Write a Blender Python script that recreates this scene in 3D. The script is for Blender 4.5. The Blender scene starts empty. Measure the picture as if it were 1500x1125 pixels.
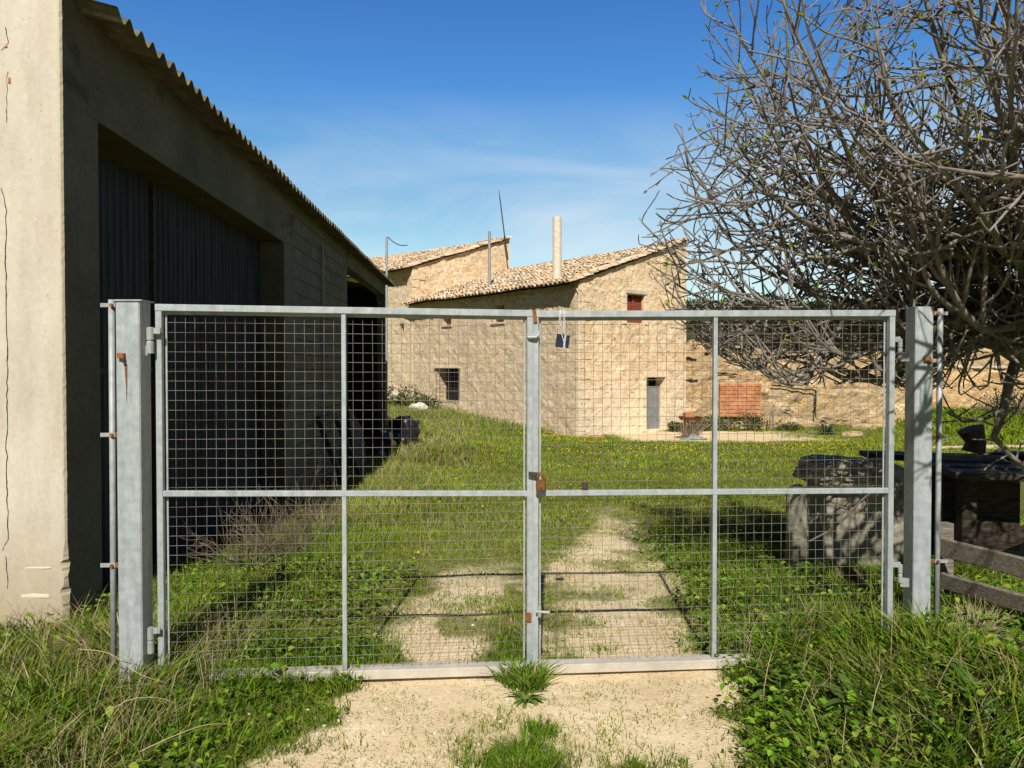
import bpy, bmesh, math, random
import numpy as np
from mathutils import Vector, noise, Matrix
random.seed(7); RNG = np.random.default_rng(11)
scene = bpy.context.scene
col = scene.collection
E = 1.67                      # eye height above the threshold
PITCH = math.radians(1.04); F = 1125.0
V = Vector

def P(px, py, Y):
    """point at depth Y seen at reference position (px,py)"""
    u = (px-750)/F; v = -(py-562.5)/F
    dy = math.cos(PITCH)+v*math.sin(PITCH); dz = -math.sin(PITCH)+v*math.cos(PITCH)
    t = Y/dy
    return V((u*t, Y, E+dz*t))

# ------------------------------------------------------------------ noise
def _hash(ix, iy, s):
    h = (ix*374761393 + iy*668265263 + s*974711) & 0x7fffffff
    h = ((h ^ (h >> 13))*1274126177) & 0x7fffffff
    return ((h ^ (h >> 16)) & 0xffff)/65535.0
def vnoise(x, y, s=0):
    x = np.asarray(x, float); y = np.asarray(y, float)
    ix = np.floor(x).astype(np.int64); iy = np.floor(y).astype(np.int64)
    fx = x-ix; fy = y-iy
    fx = fx*fx*(3-2*fx); fy = fy*fy*(3-2*fy)
    a = _hash(ix, iy, s); b = _hash(ix+1, iy, s); c = _hash(ix, iy+1, s); d = _hash(ix+1, iy+1, s)
    return (a*(1-fx)+b*fx)*(1-fy)+(c*(1-fx)+d*fx)*fy
def fbm(x, y, s=0, o=3):
    r = 0; a = .5; t = 0
    for i in range(o):
        r = r+a*vnoise(np.asarray(x)*2**i, np.asarray(y)*2**i, s+i*17); t += a; a *= .5
    return r/t
def sstep(a, b, x):
    t = np.clip((np.asarray(x, float)-a)/(b-a), 0, 1); return t*t*(3-2*t)

# ------------------------------------------------------------------ terrain
def gz(x, y):
    x = np.asarray(x, float); y = np.asarray(y, float)
    z = -.60*np.clip((y-5)/21, 0, 1)
    z = z+.72*sstep(2.5, -5.5, x)*sstep(12, 30, y)
    z = z+.16*sstep(1.3, 2.6, x)*sstep(7.5, 4.8, y)
    z = z+.06*sstep(-1.0, -2.4, x)*sstep(7.5, 4.5, y)
    z = z+.25*sstep(9, 16, x)*sstep(18, 30, y)
    z = z+.05*(fbm(x*.8, y*.8, 3)-.5)*sstep(4.6, 7, y)+.02*(fbm(x*3, y*3, 5)-.5)
    return z
def G(x, y, dz=0): return V((x, y, float(gz(x, y))+dz))

def veg(x, y):
    """1 = grown over, 0 = bare sandy earth"""
    x = np.asarray(x, float); y = np.asarray(y, float)
    w = (fbm(x*2.2, y*2.2, 21)-.5)*.85
    w2 = (fbm(x*7, y*7, 31)-.5)*.6
    # forecourt in front of the gate
    L = -.90+.24*sstep(3.2, 4.1, y); R = .90+.27*sstep(3.2, 4.1, y)
    f = np.maximum(sstep(-.02, -.22, x-L+w*.5+w2*.5), sstep(-.02, .22, x-R+w*.5+w2*.5))
    mid = np.exp(-((x-.05+w*.4)/.26)**2)*sstep(3.75, 3.3, y)*.8
    f = np.maximum(f, mid)
    # behind: two wheel tracks
    rc = .70+.10*sstep(4.5, 6.5, y)+.5*sstep(6, 9.3, y); rw = .45-.12*sstep(5.5, 9, y)
    tr = sstep(rw+.26, rw-.26, np.abs(x-rc+w*.5+w2*.6))*sstep(10.6, 7.6, y+w*2)*(1-.75*sstep(.52, .68, fbm(x*2.6, y*2.2, 79)))
    lc = -.46+.16*sstep(4.5, 6.3, y); lw = .33-.02*sstep(4.5, 6.3, y)
    tl = sstep(lw+.24, lw-.24, np.abs(x-lc+w*.5+w2*.5))*sstep(7.2, 6.0, y+w*.8)*(1-.8*sstep(.50, .66, fbm(x*2.6, y*2.2, 77)))
    b = 1-np.maximum(tr, tl*.95)
    v = np.where(y < 4.22, f, b)
    ap = sstep(2.6, 2.2, np.abs(y-25.9+w))*sstep(3.2, 4.2, x)*sstep(11, 8.5, x+w*3)
    ap2 = sstep(.5, .2, np.abs(y-21-.05*(x-12)+w))*sstep(10.5, 12, x)*.9
    return np.clip(np.minimum(np.minimum(v, 1-ap), 1-ap2), 0, 1)

# ------------------------------------------------------------------ object helpers
def tag(o, label=None, cat=None, group=None, kind=None):
    if label: o['label'] = label
    if cat: o['category'] = cat
    if group: o['group'] = group
    if kind: o['kind'] = kind
    return o
def thing(name, loc, label, cat, group=None):
    o = bpy.data.objects.new(name, None); col.objects.link(o); o.location = loc
    o.empty_display_size = .2
    return tag(o, label, cat, group)

class MB:
    def __init__(s): s.v = []; s.f = []; s.c = []; s.cc = None
    def add(s, vs, fs):
        n = len(s.v); s.v.extend([tuple(p) for p in vs]); s.f.extend([tuple(i+n for i in f) for f in fs])
        if s.cc is not None: s.c.extend([s.cc]*len(vs))
    def beam(s, p0, p1, w, h, side=None, ch=.08):
        """square section bar from p0 to p1; w across 'side', h the other way; chamfered"""
        p0 = V(p0); p1 = V(p1); d = (p1-p0).normalized()
        if side is None: side = V((1, 0, 0)) if abs(d.z) > .7 else V((0, 0, 1)).cross(d)
        side = (V(side)-d*V(side).dot(d)).normalized(); up = d.cross(side).normalized()
        c = min(w, h)*ch; a = w/2; b = h/2
        pr = [(-a+c, -b), (a-c, -b), (a, -b+c), (a, b-c), (a-c, b), (-a+c, b), (-a, b-c), (-a, -b+c)]
        vs = [p0+side*x+up*y for x, y in pr]+[p1+side*x+up*y for x, y in pr]
        fs = [(i, (i+1) % 8, 8+(i+1) % 8, 8+i) for i in range(8)]+[tuple(range(7, -1, -1)), tuple(range(8, 16))]
        s.add(vs, fs); return s
    def box(s, c, sx, sy, sz, rz=0, ch=.04):
        c = V(c); d = V((0, 0, 1)); side = V((math.cos(rz), math.sin(rz), 0))
        return s.beam(c-d*sz/2, c+d*sz/2, sx, sy, side, ch)
    def tube(s, pts, rad, n=6, cap=True):
        pts = [V(p) for p in pts]; m = len(pts)
        if not hasattr(rad, '__len__'): rad = [rad]*m
        t = (pts[1]-pts[0]).normalized()
        a = t.orthogonal().normalized(); vs = []
        for i in range(m):
            t2 = (pts[min(i+1, m-1)]-pts[max(i-1, 0)])
            if t2.length < 1e-9: t2 = t
            t2 = t2.normalized(); a = (a-t2*a.dot(t2))
            a = a.normalized() if a.length > 1e-6 else t2.orthogonal().normalized()
            b = t2.cross(a)
            for k in range(n):
                an = 2*math.pi*k/n
                vs.append(pts[i]+(a*math.cos(an)+b*math.sin(an))*rad[i])
        fs = [(i*n+k, i*n+(k+1) % n, (i+1)*n+(k+1) % n, (i+1)*n+k) for i in range(m-1) for k in range(n)]
        if cap: fs += [tuple(range(n-1, -1, -1)), tuple((m-1)*n+k for k in range(n))]
        s.add(vs, fs); return s
    def quad(s, a, b, c, d): s.add([a, b, c, d], [(0, 1, 2, 3)]); return s
    def rock(s, c, r, seed=0, amp=.25, sub=3, flat=None, freq=1.6, rot=0):
        bm = bmesh.new(); bmesh.ops.create_icosphere(bm, subdivisions=sub, radius=1)
        R = Matrix.Rotation(rot, 3, 'Z')
        for v in bm.verts:
            p = v.co.copy(); k = 1+amp*(noise.noise(p*freq+V((seed*7.3, seed*3.1, 0)))+.5*noise.noise(p*freq*2.7+V((seed, 0, seed))))
            p = p*k
            if flat:
                m = max(abs(p.x), abs(p.y), abs(p.z)); p = p.lerp(p/m*.85, flat)
            v.co = R@V((p.x*r[0], p.y*r[1], p.z*r[2]))
        bm.verts.index_update()
        s.add([v.co+V(c) for v in bm.verts], [tuple(v.index for v in f.verts) for f in bm.faces]); bm.free(); return s
    def build(s, name, mat, parent=None, smooth=False, fix=False):
        me = bpy.data.meshes.new(name)
        o = V((0, 0, 0)) if parent is None else PW(parent)
        me.from_pydata([tuple(V(p)-o) for p in s.v], [], s.f)
        if s.c:
            at = me.attributes.new('Col', 'FLOAT_COLOR', 'POINT')
            at.data.foreach_set('color', np.array([list(c)+[1] for c in s.c], dtype=np.float32).ravel())
        if fix:
            bm = bmesh.new(); bm.from_mesh(me); bmesh.ops.recalc_face_normals(bm, faces=bm.faces); bm.to_mesh(me); bm.free()
        me.materials.append(mat)
        if smooth: me.polygons.foreach_set('use_smooth', [True]*len(me.polygons))
        ob = bpy.data.objects.new(name, me); col.objects.link(ob)
        if parent is not None: ob.parent = parent
        else:  # origin at the base centre
            if s.v:
                a = np.array(s.v); c = V((float(a[:, 0].mean()), float(a[:, 1].mean()), float(a[:, 2].min())))
                me.transform(Matrix.Translation(-c)); ob.location = c
        return ob
def PW(o):
    v = V(o.location)
    while o.parent: o = o.parent; v = v+V(o.location)
    return v

def np_mesh(name, verts, quads, tris, mat, colors=None, smooth=False):
    me = bpy.data.meshes.new(name)
    me.vertices.add(len(verts)); me.vertices.foreach_set('co', verts.astype(np.float32).ravel())
    nq, nt = len(quads), len(tris)
    li = np.concatenate([quads.ravel(), tris.ravel()]).astype(np.int32)
    me.loops.add(len(li)); me.loops.foreach_set('vertex_index', li)
    st = np.concatenate([np.arange(nq)*4, nq*4+np.arange(nt)*3]).astype(np.int32)
    me.polygons.add(nq+nt); me.polygons.foreach_set('loop_start', st)
    me.polygons.foreach_set('loop_total', np.concatenate([np.full(nq, 4), np.full(nt, 3)]).astype(np.int32))
    if smooth: me.polygons.foreach_set('use_smooth', np.ones(nq+nt, dtype=bool))
    me.update(calc_edges=True)
    if colors is not None:
        at = me.attributes.new('Col', 'FLOAT_COLOR', 'POINT')
        at.data.foreach_set('color', np.concatenate([colors, np.ones((len(colors), 1))], 1).astype(np.float32).ravel())
    me.materials.append(mat)
    o = bpy.data.objects.new(name, me); col.objects.link(o); return o

# ------------------------------------------------------------------ materials
class NT:
    def __init__(s, name):
        s.m = bpy.data.materials.new(name); s.m.use_nodes = True; s.t = s.m.node_tree
        s.b = s.t.nodes['Principled BSDF']; s.out = s.t.nodes['Material Output']
    def n(s, typ, ins=None, **pr):
        nd = s.t.nodes.new('ShaderNode'+typ)
        for k, v in pr.items(): setattr(nd, k, v)
        for k, v in (ins or {}).items():
            if isinstance(v, bpy.types.NodeSocket): s.t.links.new(v, nd.inputs[k])
            else: nd.inputs[k].default_value = v
        return nd
    def link(s, a, b): s.t.links.new(a, b)
    def obj(s): return s.n('TexCoord').outputs['Object']
    def map(s, vec, scale=(1, 1, 1), loc=(0, 0, 0)):
        return s.n('Mapping', {'Vector': vec, 'Scale': scale, 'Location': loc}).outputs[0]
    def noise(s, vec, scale, detail=4, rough=.55, dist=0):
        return s.n('TexNoise', {'Vector': vec, 'Scale': scale, 'Detail': detail, 'Roughness': rough, 'Distortion': dist}).outputs['Fac']
    def ramp(s, fac, stops, interp='LINEAR'):
        nd = s.n('ValToRGB', {'Fac': fac}); cr = nd.color_ramp; cr.interpolation = interp
        while len(cr.elements) < len(stops): cr.elements.new(.5)
        for e, (p, c) in zip(cr.elements, stops):
            e.position = p; e.color = (c, c, c, 1) if not hasattr(c, '__len__') else (*c, 1)
        return nd.outputs['Color']
    def mix(s, f, a, b, mode='MIX'):
        nd = s.n('Mix', data_type='RGBA', blend_type=mode)
        for sock, v in ((nd.inputs[0], f), (nd.inputs[6], a), (nd.inputs[7], b)):
            if isinstance(v, bpy.types.NodeSocket): s.link(v, sock)
            else: sock.default_value = v if not hasattr(v, '__len__') else (*v[:3], 1)
        return nd.outputs[2]
    def math(s, op, a, b=0.):
        nd = s.n('Math', operation=op)
        for i, v in enumerate((a, b)):
            if isinstance(v, bpy.types.NodeSocket): s.link(v, nd.inputs[i])
            else: nd.inputs[i].default_value = v
        return nd.outputs[0]
    def set(s, color=None, rough=None, metal=None, spec=None):
        for k, v in (('Base Color', color), ('Roughness', rough), ('Metallic', metal), ('Specular IOR Level', spec)):
            if v is None: continue
            if isinstance(v, bpy.types.NodeSocket): s.link(v, s.b.inputs[k])
            else: s.b.inputs[k].default_value = v if not hasattr(v, '__len__') else (*v, 1)
    def bump(s, h, strength=.5, dist=.02):
        nd = s.n('Bump', {'Height': h, 'Strength': strength, 'Distance': dist}); s.link(nd.outputs[0], s.b.inputs['Normal'])

M = {}
def simple(name, c1, c2, scale, rough=.85, metal=0, bump=.3, bd=.01, stretch=(1, 1, 1), spec=.3, lo=.35, hi=.65):
    t = NT(name); v = t.map(t.obj(), stretch); n = t.noise(v, scale, 6, .6)
    t.set(t.ramp(n, [(lo, c1), (hi, c2)]), rough, metal, spec)
    if bump: t.bump(t.noise(v, scale*3, 5), bump, bd)
    M[name] = t.m; return t.m

def stone(name, stops, mortar, sc=2.6, zs=1.7, pale=0, bump=.9, mw=.09):
    t = NT(name); o = t.obj()
    nz = t.n('TexNoise', {'Vector': o, 'Scale': 2.6, 'Detail': 5., 'Roughness': .6}).outputs['Color']
    off = t.n('VectorMath', {0: nz, 1: (.5, .5, .5)}, operation='SUBTRACT').outputs[0]
    off = t.n('VectorMath', {0: off, 'Scale': .5}, operation='SCALE').outputs[0]
    vec = t.n('VectorMath', {0: o, 1: off}, operation='ADD').outputs[0]
    vec = t.map(vec, (1, 1, zs))
    vo = t.n('TexVoronoi', {'Vector': vec, 'Scale': sc, 'Randomness': .95}); ed = t.n('TexVoronoi', {'Vector': vec, 'Scale': sc, 'Randomness': .95}, feature='DISTANCE_TO_EDGE')
    cell = t.n('SeparateColor', {'Color': vo.outputs['Color']}).outputs[0]
    c = t.ramp(cell, stops)
    fine = t.noise(o, 9, 6, .65); big = t.noise(o, .35, 3)
    c = t.mix(.55, c, t.ramp(fine, [(.32, .25), (.68, .9)]), 'SOFT_LIGHT')
    w = t.math('ADD', ed.outputs['Distance'], t.math('MULTIPLY', t.math('SUBTRACT', fine, .5), .3))
    msk = t.ramp(w, [(.0, 0), (mw, 1)])
    smear = t.ramp(t.noise(o, 1.1, 4), [(.42, .25), (.62, 1)])
    mk = t.math('SUBTRACT', 1., t.math('MULTIPLY', t.math('SUBTRACT', 1., msk), smear))
    c = t.mix(mk, mortar, c)
    holes = t.ramp(t.noise(t.map(o, (1, 1, 2.6)), 5.5, 6, .75), [(.34, .20), (.39, 1)])
    c = t.mix(1., c, holes, 'MULTIPLY')
    c = t.mix(1., c, t.ramp(big, [(.3, .98), (.65, 1.28)]), 'MULTIPLY')
    if pale:
        z = t.n('SeparateXYZ', {0: o}).outputs[2]; pz = t.ramp(t.math('ADD', t.math('MULTIPLY', z, .2), t.math('MULTIPLY', smear, .12)), [(.12, .62), (.55, 0)])
        c = t.mix(pz, c, t.mix(1., (.95, .82, .62), holes, 'MULTIPLY'))
    c = t.mix(.26, c, t.mix(1., (.84, .70, .57), holes, 'MULTIPLY')) if name in ('rubble_gable', 'rubble_grey') else c
    t.set(c, .95, 0, .1)
    t.bump(t.math('ADD', t.math('ADD', t.math('MULTIPLY', msk, .25), fine), holes), bump, .035)
    M[name] = t.m; return t.m

stone('rubble_gable', [(0, (.46, .28, .12)), (.22, (.72, .50, .25)), (.42, (.86, .66, .42)), (.6, (.74, .52, .31)), (.8, (.60, .36, .13)), (1, (.92, .76, .54))], (.84, .67, .44), 4.3, 2.3, mw=.17, pale=1)
stone('rubble_grey', [(0, (.34, .23, .12)), (.25, (.62, .46, .27)), (.5, (.50, .37, .23)), (.65, (.70, .54, .36)), (.8, (.60, .37, .14)), (1, (.74, .62, .44))], (.64, .51, .34), 4.7, 2.2, mw=.16)
stone('rubble_ruin', [(0, (.28, .18, .09)), (.3, (.50, .36, .20)), (.55, (.42, .31, .19)), (.8, (.52, .33, .14)), (1, (.60, .47, .30))], (.44, .34, .21), 3.2, 2.3, bump=1.2, mw=.12)
stone('rubble_far', [(0, (.46, .28, .13)), (.4, (.62, .41, .20)), (1, (.66, .48, .28))], (.44, .30, .15), 2.4, 2.8, bump=1.2)
simple('pale_stone', (.50, .43, .32), (.66, .58, .45), 6)
simple('jamb_stone', (.68, .54, .36), (.90, .76, .54), 5, bump=.6)
simple('grey_block', (.20, .18, .135), (.46, .42, .335), 5, bump=.6, bd=.03, lo=.3, hi=.7)
simple('white_rock', (.55, .50, .42), (.75, .70, .60), 5, bump=.6)
simple('brown_rock', (.20, .12, .07), (.30, .2, .12), 5, bump=.6)
simple('brick', (.40, .13, .05), (.66, .30, .14), 4)
simple('rust', (.16, .055, .02), (.34, .13, .045), 30, .9)
simple('dark_metal', (.035, .03, .03), (.07, .055, .05), 20, .7)
simple('brass_rust', (.27, .13, .045), (.17, .07, .025), 40, .5, .4)
simple('old_wood', (.13, .105, .08), (.36, .305, .245), 7, stretch=(1.5, 8, 16), bump=.7, bd=.01)
simple('dark_wood', (.02, .017, .015), (.10, .072, .05), 6, stretch=(1, 8, 8), bump=.6)
simple('stump_wood', (.12, .07, .04), (.28, .17, .10), 12, bump=.6)
simple('plastic_black', (.008, .009, .011), (.02, .022, .026), 12, .35, spec=.5)
simple('board_dark', (.03, .035, .04), (.06, .06, .065), 4)
simple('blue_plate', (.010, .016, .038), (.016, .024, .052), 20, .5)
simple('string', (.68, .70, .68), (.8, .82, .8), 30)
simple('cement_pipe', (.68, .60, .47), (.82, .74, .60), 7)
simple('zinc_dull', (.30, .31, .31), (.44, .45, .45), 15, .6, .3)
simple('red_shutter', (.22, .055, .03), (.30, .085, .045), 10)
simple('grey_door', (.20, .21, .215), (.27, .28, .285), 4, .6)
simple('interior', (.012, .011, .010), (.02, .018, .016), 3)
simple('threshold', (.46, .42, .36), (.60, .55, .47), 8, .7)
simple('cable', (.10, .10, .10), (.2, .2, .19), 10)
simple('fibro', (.10, .082, .045), (.20, .175, .12), 5, bump=.6)
simple('bark_dead', (.20, .14, .10), (.34, .26, .20), 20)
simple('twig_red', (.11, .080, .058), (.24, .18, .13), 25)
simple('straw', (.40, .32, .17), (.58, .50, .32), 20)
simple('soffit_bounce', (.055, .045, .012), (.085, .07, .022), 3)  # olive that stands for grass bounce light on the soffit

# galvanised steel
def galv(name, a, b):
    t = NT(name); o = t.obj()
    n1 = t.noise(t.map(o, (14, 14, 2.2)), 1.6, 5, .65); n2 = t.noise(o, 26, 4)
    c = t.ramp(n1, [(.3, a), (.7, b)])
    c = t.mix(.35, c, t.ramp(n2, [(.35, .25), (.65, .8)]), 'SOFT_LIGHT')
    wh = t.ramp(t.noise(o, 4.5, 6, .7), [(.62, 0), (.72, 1)])
    c = t.mix(t.math('MULTIPLY', wh, .35), c, (.72, .73, .72))
    t.set(c, .55, .15, .35); t.bump(n2, .08, .003); M[name] = t.m
galv('galvanised', (.325, .365, .375), (.465, .505, .52))
galv('zinc_bright', (.32, .34, .345), (.46, .48, .48))
# wire: zinc turning to rust
t = NT('wire'); o = t.obj()
rn = t.noise(t.map(o, (1.4, 1.4, 9)), 1.5, 5, .7); rn2 = t.noise(o, 2.2, 3)
t.set(t.mix(t.ramp(t.math('ADD', t.math('MULTIPLY', rn, .6), t.math('MULTIPLY', rn2, .5)), [(.52, 0), (.66, 1)]), (.24, .23, .20), (.12, .062, .03)), .65, .1); M['wire'] = t.m

# sunlit render / grey render, its shade put into a darker colour
t = NT('render'); o = t.obj()
n1 = t.noise(o, .9, 6, .6); n2 = t.noise(t.map(o, (2.5, 2.5, .5)), 2.2, 6, .65); n3 = t.noise(o, 30, 5, .7)
c = t.ramp(n1, [(.3, (.55, .485, .385)), (.7, (.69, .62, .51))])
c = t.mix(.55, c, t.ramp(n2, [(.35, .30), (.65, .72)]), 'SOFT_LIGHT')
c = t.mix(.4, c, t.ramp(n3, [(.3, .3), (.7, .7)]), 'SOFT_LIGHT')
st = t.ramp(t.noise(t.map(o, (.8, .8, .35)), 1.4, 5, .6, .4), [(.60, 0), (.72, 1)])
c = t.mix(t.math('MULTIPLY', st, .35), c, (.36, .27, .17))
zz = t.n('SeparateXYZ', {0: o}).outputs[2]
lx = t.n('SeparateXYZ', {0: o}).outputs[0]
c = t.mix(t.ramp(t.math('ADD', lx, t.math('MULTIPLY', n2, .06)), [(-.0, 0), (.045, .55)]), c, (.42, .34, .10))
dr = t.ramp(t.math('ADD', t.math('MULTIPLY', zz, .55), t.math('MULTIPLY', n1, .35)), [(.22, .6), (.62, 0)])
c = t.mix(dr, c, (.40, .31, .19))
pit = t.ramp(t.noise(o, 13, 6, .75), [(.29, .45), (.34, 1)]); c = t.mix(1., c, pit, 'MULTIPLY')
t.set(c, .93, 0, .15); t.bump(t.math('ADD', t.math('ADD', t.math('MULTIPLY', n3, .5), n2), pit), .45, .01); M['render'] = t.m
t = NT('render_grey_shaded'); o = t.obj()
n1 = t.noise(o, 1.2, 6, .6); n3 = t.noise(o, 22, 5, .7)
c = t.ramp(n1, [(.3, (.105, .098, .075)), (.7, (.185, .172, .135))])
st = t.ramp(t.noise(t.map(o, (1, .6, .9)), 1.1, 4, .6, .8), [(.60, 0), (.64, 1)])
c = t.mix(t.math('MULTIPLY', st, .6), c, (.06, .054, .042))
t.set(t.mix(.4, c, t.ramp(n3, [(.3, .3), (.7, .7)]), 'SOFT_LIGHT'), .95, 0, .1); t.bump(n3, .3, .008); M['render_grey_shaded'] = t.m
# concrete blocks (wall runs along Y)
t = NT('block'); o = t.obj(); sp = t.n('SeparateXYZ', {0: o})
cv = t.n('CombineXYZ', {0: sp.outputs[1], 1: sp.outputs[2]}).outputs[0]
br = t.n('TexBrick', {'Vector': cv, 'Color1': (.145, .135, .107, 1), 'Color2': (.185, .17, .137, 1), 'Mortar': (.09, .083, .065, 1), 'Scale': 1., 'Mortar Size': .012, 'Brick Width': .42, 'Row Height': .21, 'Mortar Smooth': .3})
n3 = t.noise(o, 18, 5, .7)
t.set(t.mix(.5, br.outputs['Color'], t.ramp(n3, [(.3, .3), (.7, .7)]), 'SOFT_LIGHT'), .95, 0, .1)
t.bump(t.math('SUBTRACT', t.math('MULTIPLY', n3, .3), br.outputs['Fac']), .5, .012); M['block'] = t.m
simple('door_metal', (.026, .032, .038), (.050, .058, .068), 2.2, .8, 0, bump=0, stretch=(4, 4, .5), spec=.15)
# vertex coloured: foliage, tiles
def vcol(name, rough=.8, trans=.25, spec=.2, var=.3, bump=0):
    t = NT(name); a = t.n('Attribute', attribute_name='Col').outputs['Color']
    if var:
        n = t.noise(t.obj(), 14, 4, .7); a = t.mix(var, a, t.ramp(n, [(.3, .2), (.7, .8)]), 'SOFT_LIGHT')
        if bump: t.bump(n, bump, .02)
    t.set(a, rough, 0, spec)
    if trans:
        tr = t.n('BsdfTranslucent', {'Color': t.mix(1., a, (1., 1., .55), 'MULTIPLY')})
        mx = t.n('MixShader', {0: trans, 1: t.b.outputs[0], 2: tr.outputs[0]}); t.link(mx.outputs[0], t.out.inputs[0])
    M[name] = t.m
vcol('leaf', .85, .2, .06, 0); vcol('tile', .95, 0, .1, .7, .5); vcol('petal', .6, .2, .2, 0)
# bark of the fig tree: grey, lighter above
t = NT('fig_bark'); o = t.obj()
n1 = t.noise(o, 5, 5, .65); n2 = t.noise(t.map(o, (1, 1, 1)), 40, 4, .7)
c = t.ramp(n1, [(.3, (.15, .13, .105)), (.7, (.30, .27, .23))])
c = t.mix(t.ramp(t.noise(o, 9, 4), [(.58, 0), (.68, .7)]), c, (.13, .12, .055))
t.set(t.mix(.5, c, t.ramp(n2, [(.3, .25), (.7, .75)]), 'SOFT_LIGHT'), .85, 0, .2); t.bump(n2, .5, .006); M['fig_bark'] = t.m
simple('fig_twig', (.13, .11, .095), (.35, .315, .28), 14, .75, bump=.3)
# ground: sand and soil mixed through the painted vegetation mask
t = NT('ground'); o = t.obj(); at = t.n('Attribute', attribute_name='Col')
vg = t.n('SeparateColor', {'Color': at.outputs['Color']})
n1 = t.noise(o, 1.6, 6, .6); n2 = t.noise(o, 16, 6, .7); n3 = t.noise(o, 75, 4, .7)
sand = t.ramp(n1, [(.3, (.70, .54, .325)), (.7, (.90, .735, .49))])
sand = t.mix(.6, sand, t.ramp(n2, [(.3, .25), (.7, .75)]), 'SOFT_LIGHT')
sand = t.mix(.6, sand, t.ramp(n3, [(.32, .15), (.68, .8)]), 'SOFT_LIGHT')
peb = t.n('TexVoronoi', {'Vector': o, 'Scale': 60.}); pc = t.n('SeparateColor', {'Color': peb.outputs['Color']}).outputs[0]
pm = t.math('MULTIPLY', t.ramp(peb.outputs['Distance'], [(.25, 1), (.42, 0)]), t.ramp(pc, [(.72, 0), (.76, 1)]))
sand = t.mix(t.math('MULTIPLY', pm, .7), sand, t.mix(t.ramp(pc, [(.85, 0), (.86, 1)]), (.26, .20, .14), (.66, .60, .50)))
soil = t.ramp(n2, [(.3, (.06, .08, .016)), (.5, (.115, .135, .026)), (.75, (.25, .225, .085))])
k = t.math('ADD', vg.outputs[0], t.math('MULTIPLY', t.math('SUBTRACT', n2, .5), .9))
cc = t.mix(t.ramp(k, [(.42, 0), (1.0, 1)]), sand, soil)
t.set(cc, .97, 0, .1)
t.bump(t.math('ADD', t.math('ADD', n3, t.math('MULTIPLY', n2, 1.4)), t.math('MULTIPLY', pm, 1.2)), .55, .012); M['ground'] = t.m
t = NT('hill'); o = t.obj()
n1 = t.noise(o, .09, 6, .65); n2 = t.noise(o, .9, 5, .7)
c = t.ramp(n1, [(.36, (.040, .045, .018)), (.52, (.065, .065, .028)), (.59, (.26, .17, .085)), (.66, (.075, .07, .035))])
t.set(t.mix(.7, c, t.ramp(n2, [(.3, .2), (.7, .8)]), 'SOFT_LIGHT'), .97, 0, .1); M['hill'] = t.m

# ------------------------------------------------------------------ the setting: ground
def make_ground():
    def axis(segs):
        out = []
        for a, b, n in segs: out += list(np.linspace(a, b, n, endpoint=False))
        return np.array(out+[segs[-1][1]])
    xs = axis([(-400, -60, 12), (-60, -8, 26), (-8, -3.4, 30), (-3.4, 3.4, 150), (3.4, 16, 70), (16, 60, 30), (60, 400, 12)])
    ys = axis([(-60, 2.4, 12), (2.4, 10, 180), (10, 30, 140), (30, 60, 40), (60, 600, 26)])
    X, Y = np.meshgrid(xs, ys); Z = gz(X, Y)
    m = np.stack([X, Y, Z], -1).reshape(-1, 3); nx = len(xs)
    i = (np.arange(len(ys)-1)[:, None]*nx+np.arange(nx-1)[None]).ravel()
    q = np.stack([i, i+1, i+1+nx, i+nx], 1)
    vv = veg(X, Y).ravel()
    o = np_mesh('ground', m, q, np.zeros((0, 3), int), M['ground'], np.stack([vv]*3, 1), True)
    tag(o, kind='structure')
make_ground()
def hill_z(x, y):
    r = sstep(58, 170, y)
    ridge = 16.5+5*(fbm(x*.018, y*.012, 41)-.5)*2
    ridge = ridge*(.42+.58*sstep(-60, 25, x))
    return -.6+r*ridge+sstep(58, 90, y)*1.8*(fbm(x*.07, y*.07, 47)-.5)
def make_hill():
    xs = np.linspace(-220, 320, 200); ys = np.concatenate([np.linspace(52, 190, 90), [260, 400]])
    X, Y = np.meshgrid(xs, ys); Z = hill_z(X, Y)-.25*sstep(60, 54, Y)
    m = np.stack([X, Y, Z], -1).reshape(-1, 3); nx = len(xs)
    i = (np.arange(len(ys)-1)[:, None]*nx+np.arange(nx-1)[None]).ravel()
    o = np_mesh('hill', m, np.stack([i, i+1, i+1+nx, i+nx], 1), np.zeros((0, 3), int), M['hill'], None, True)
    tag(o, kind='structure')
make_hill()

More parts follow.
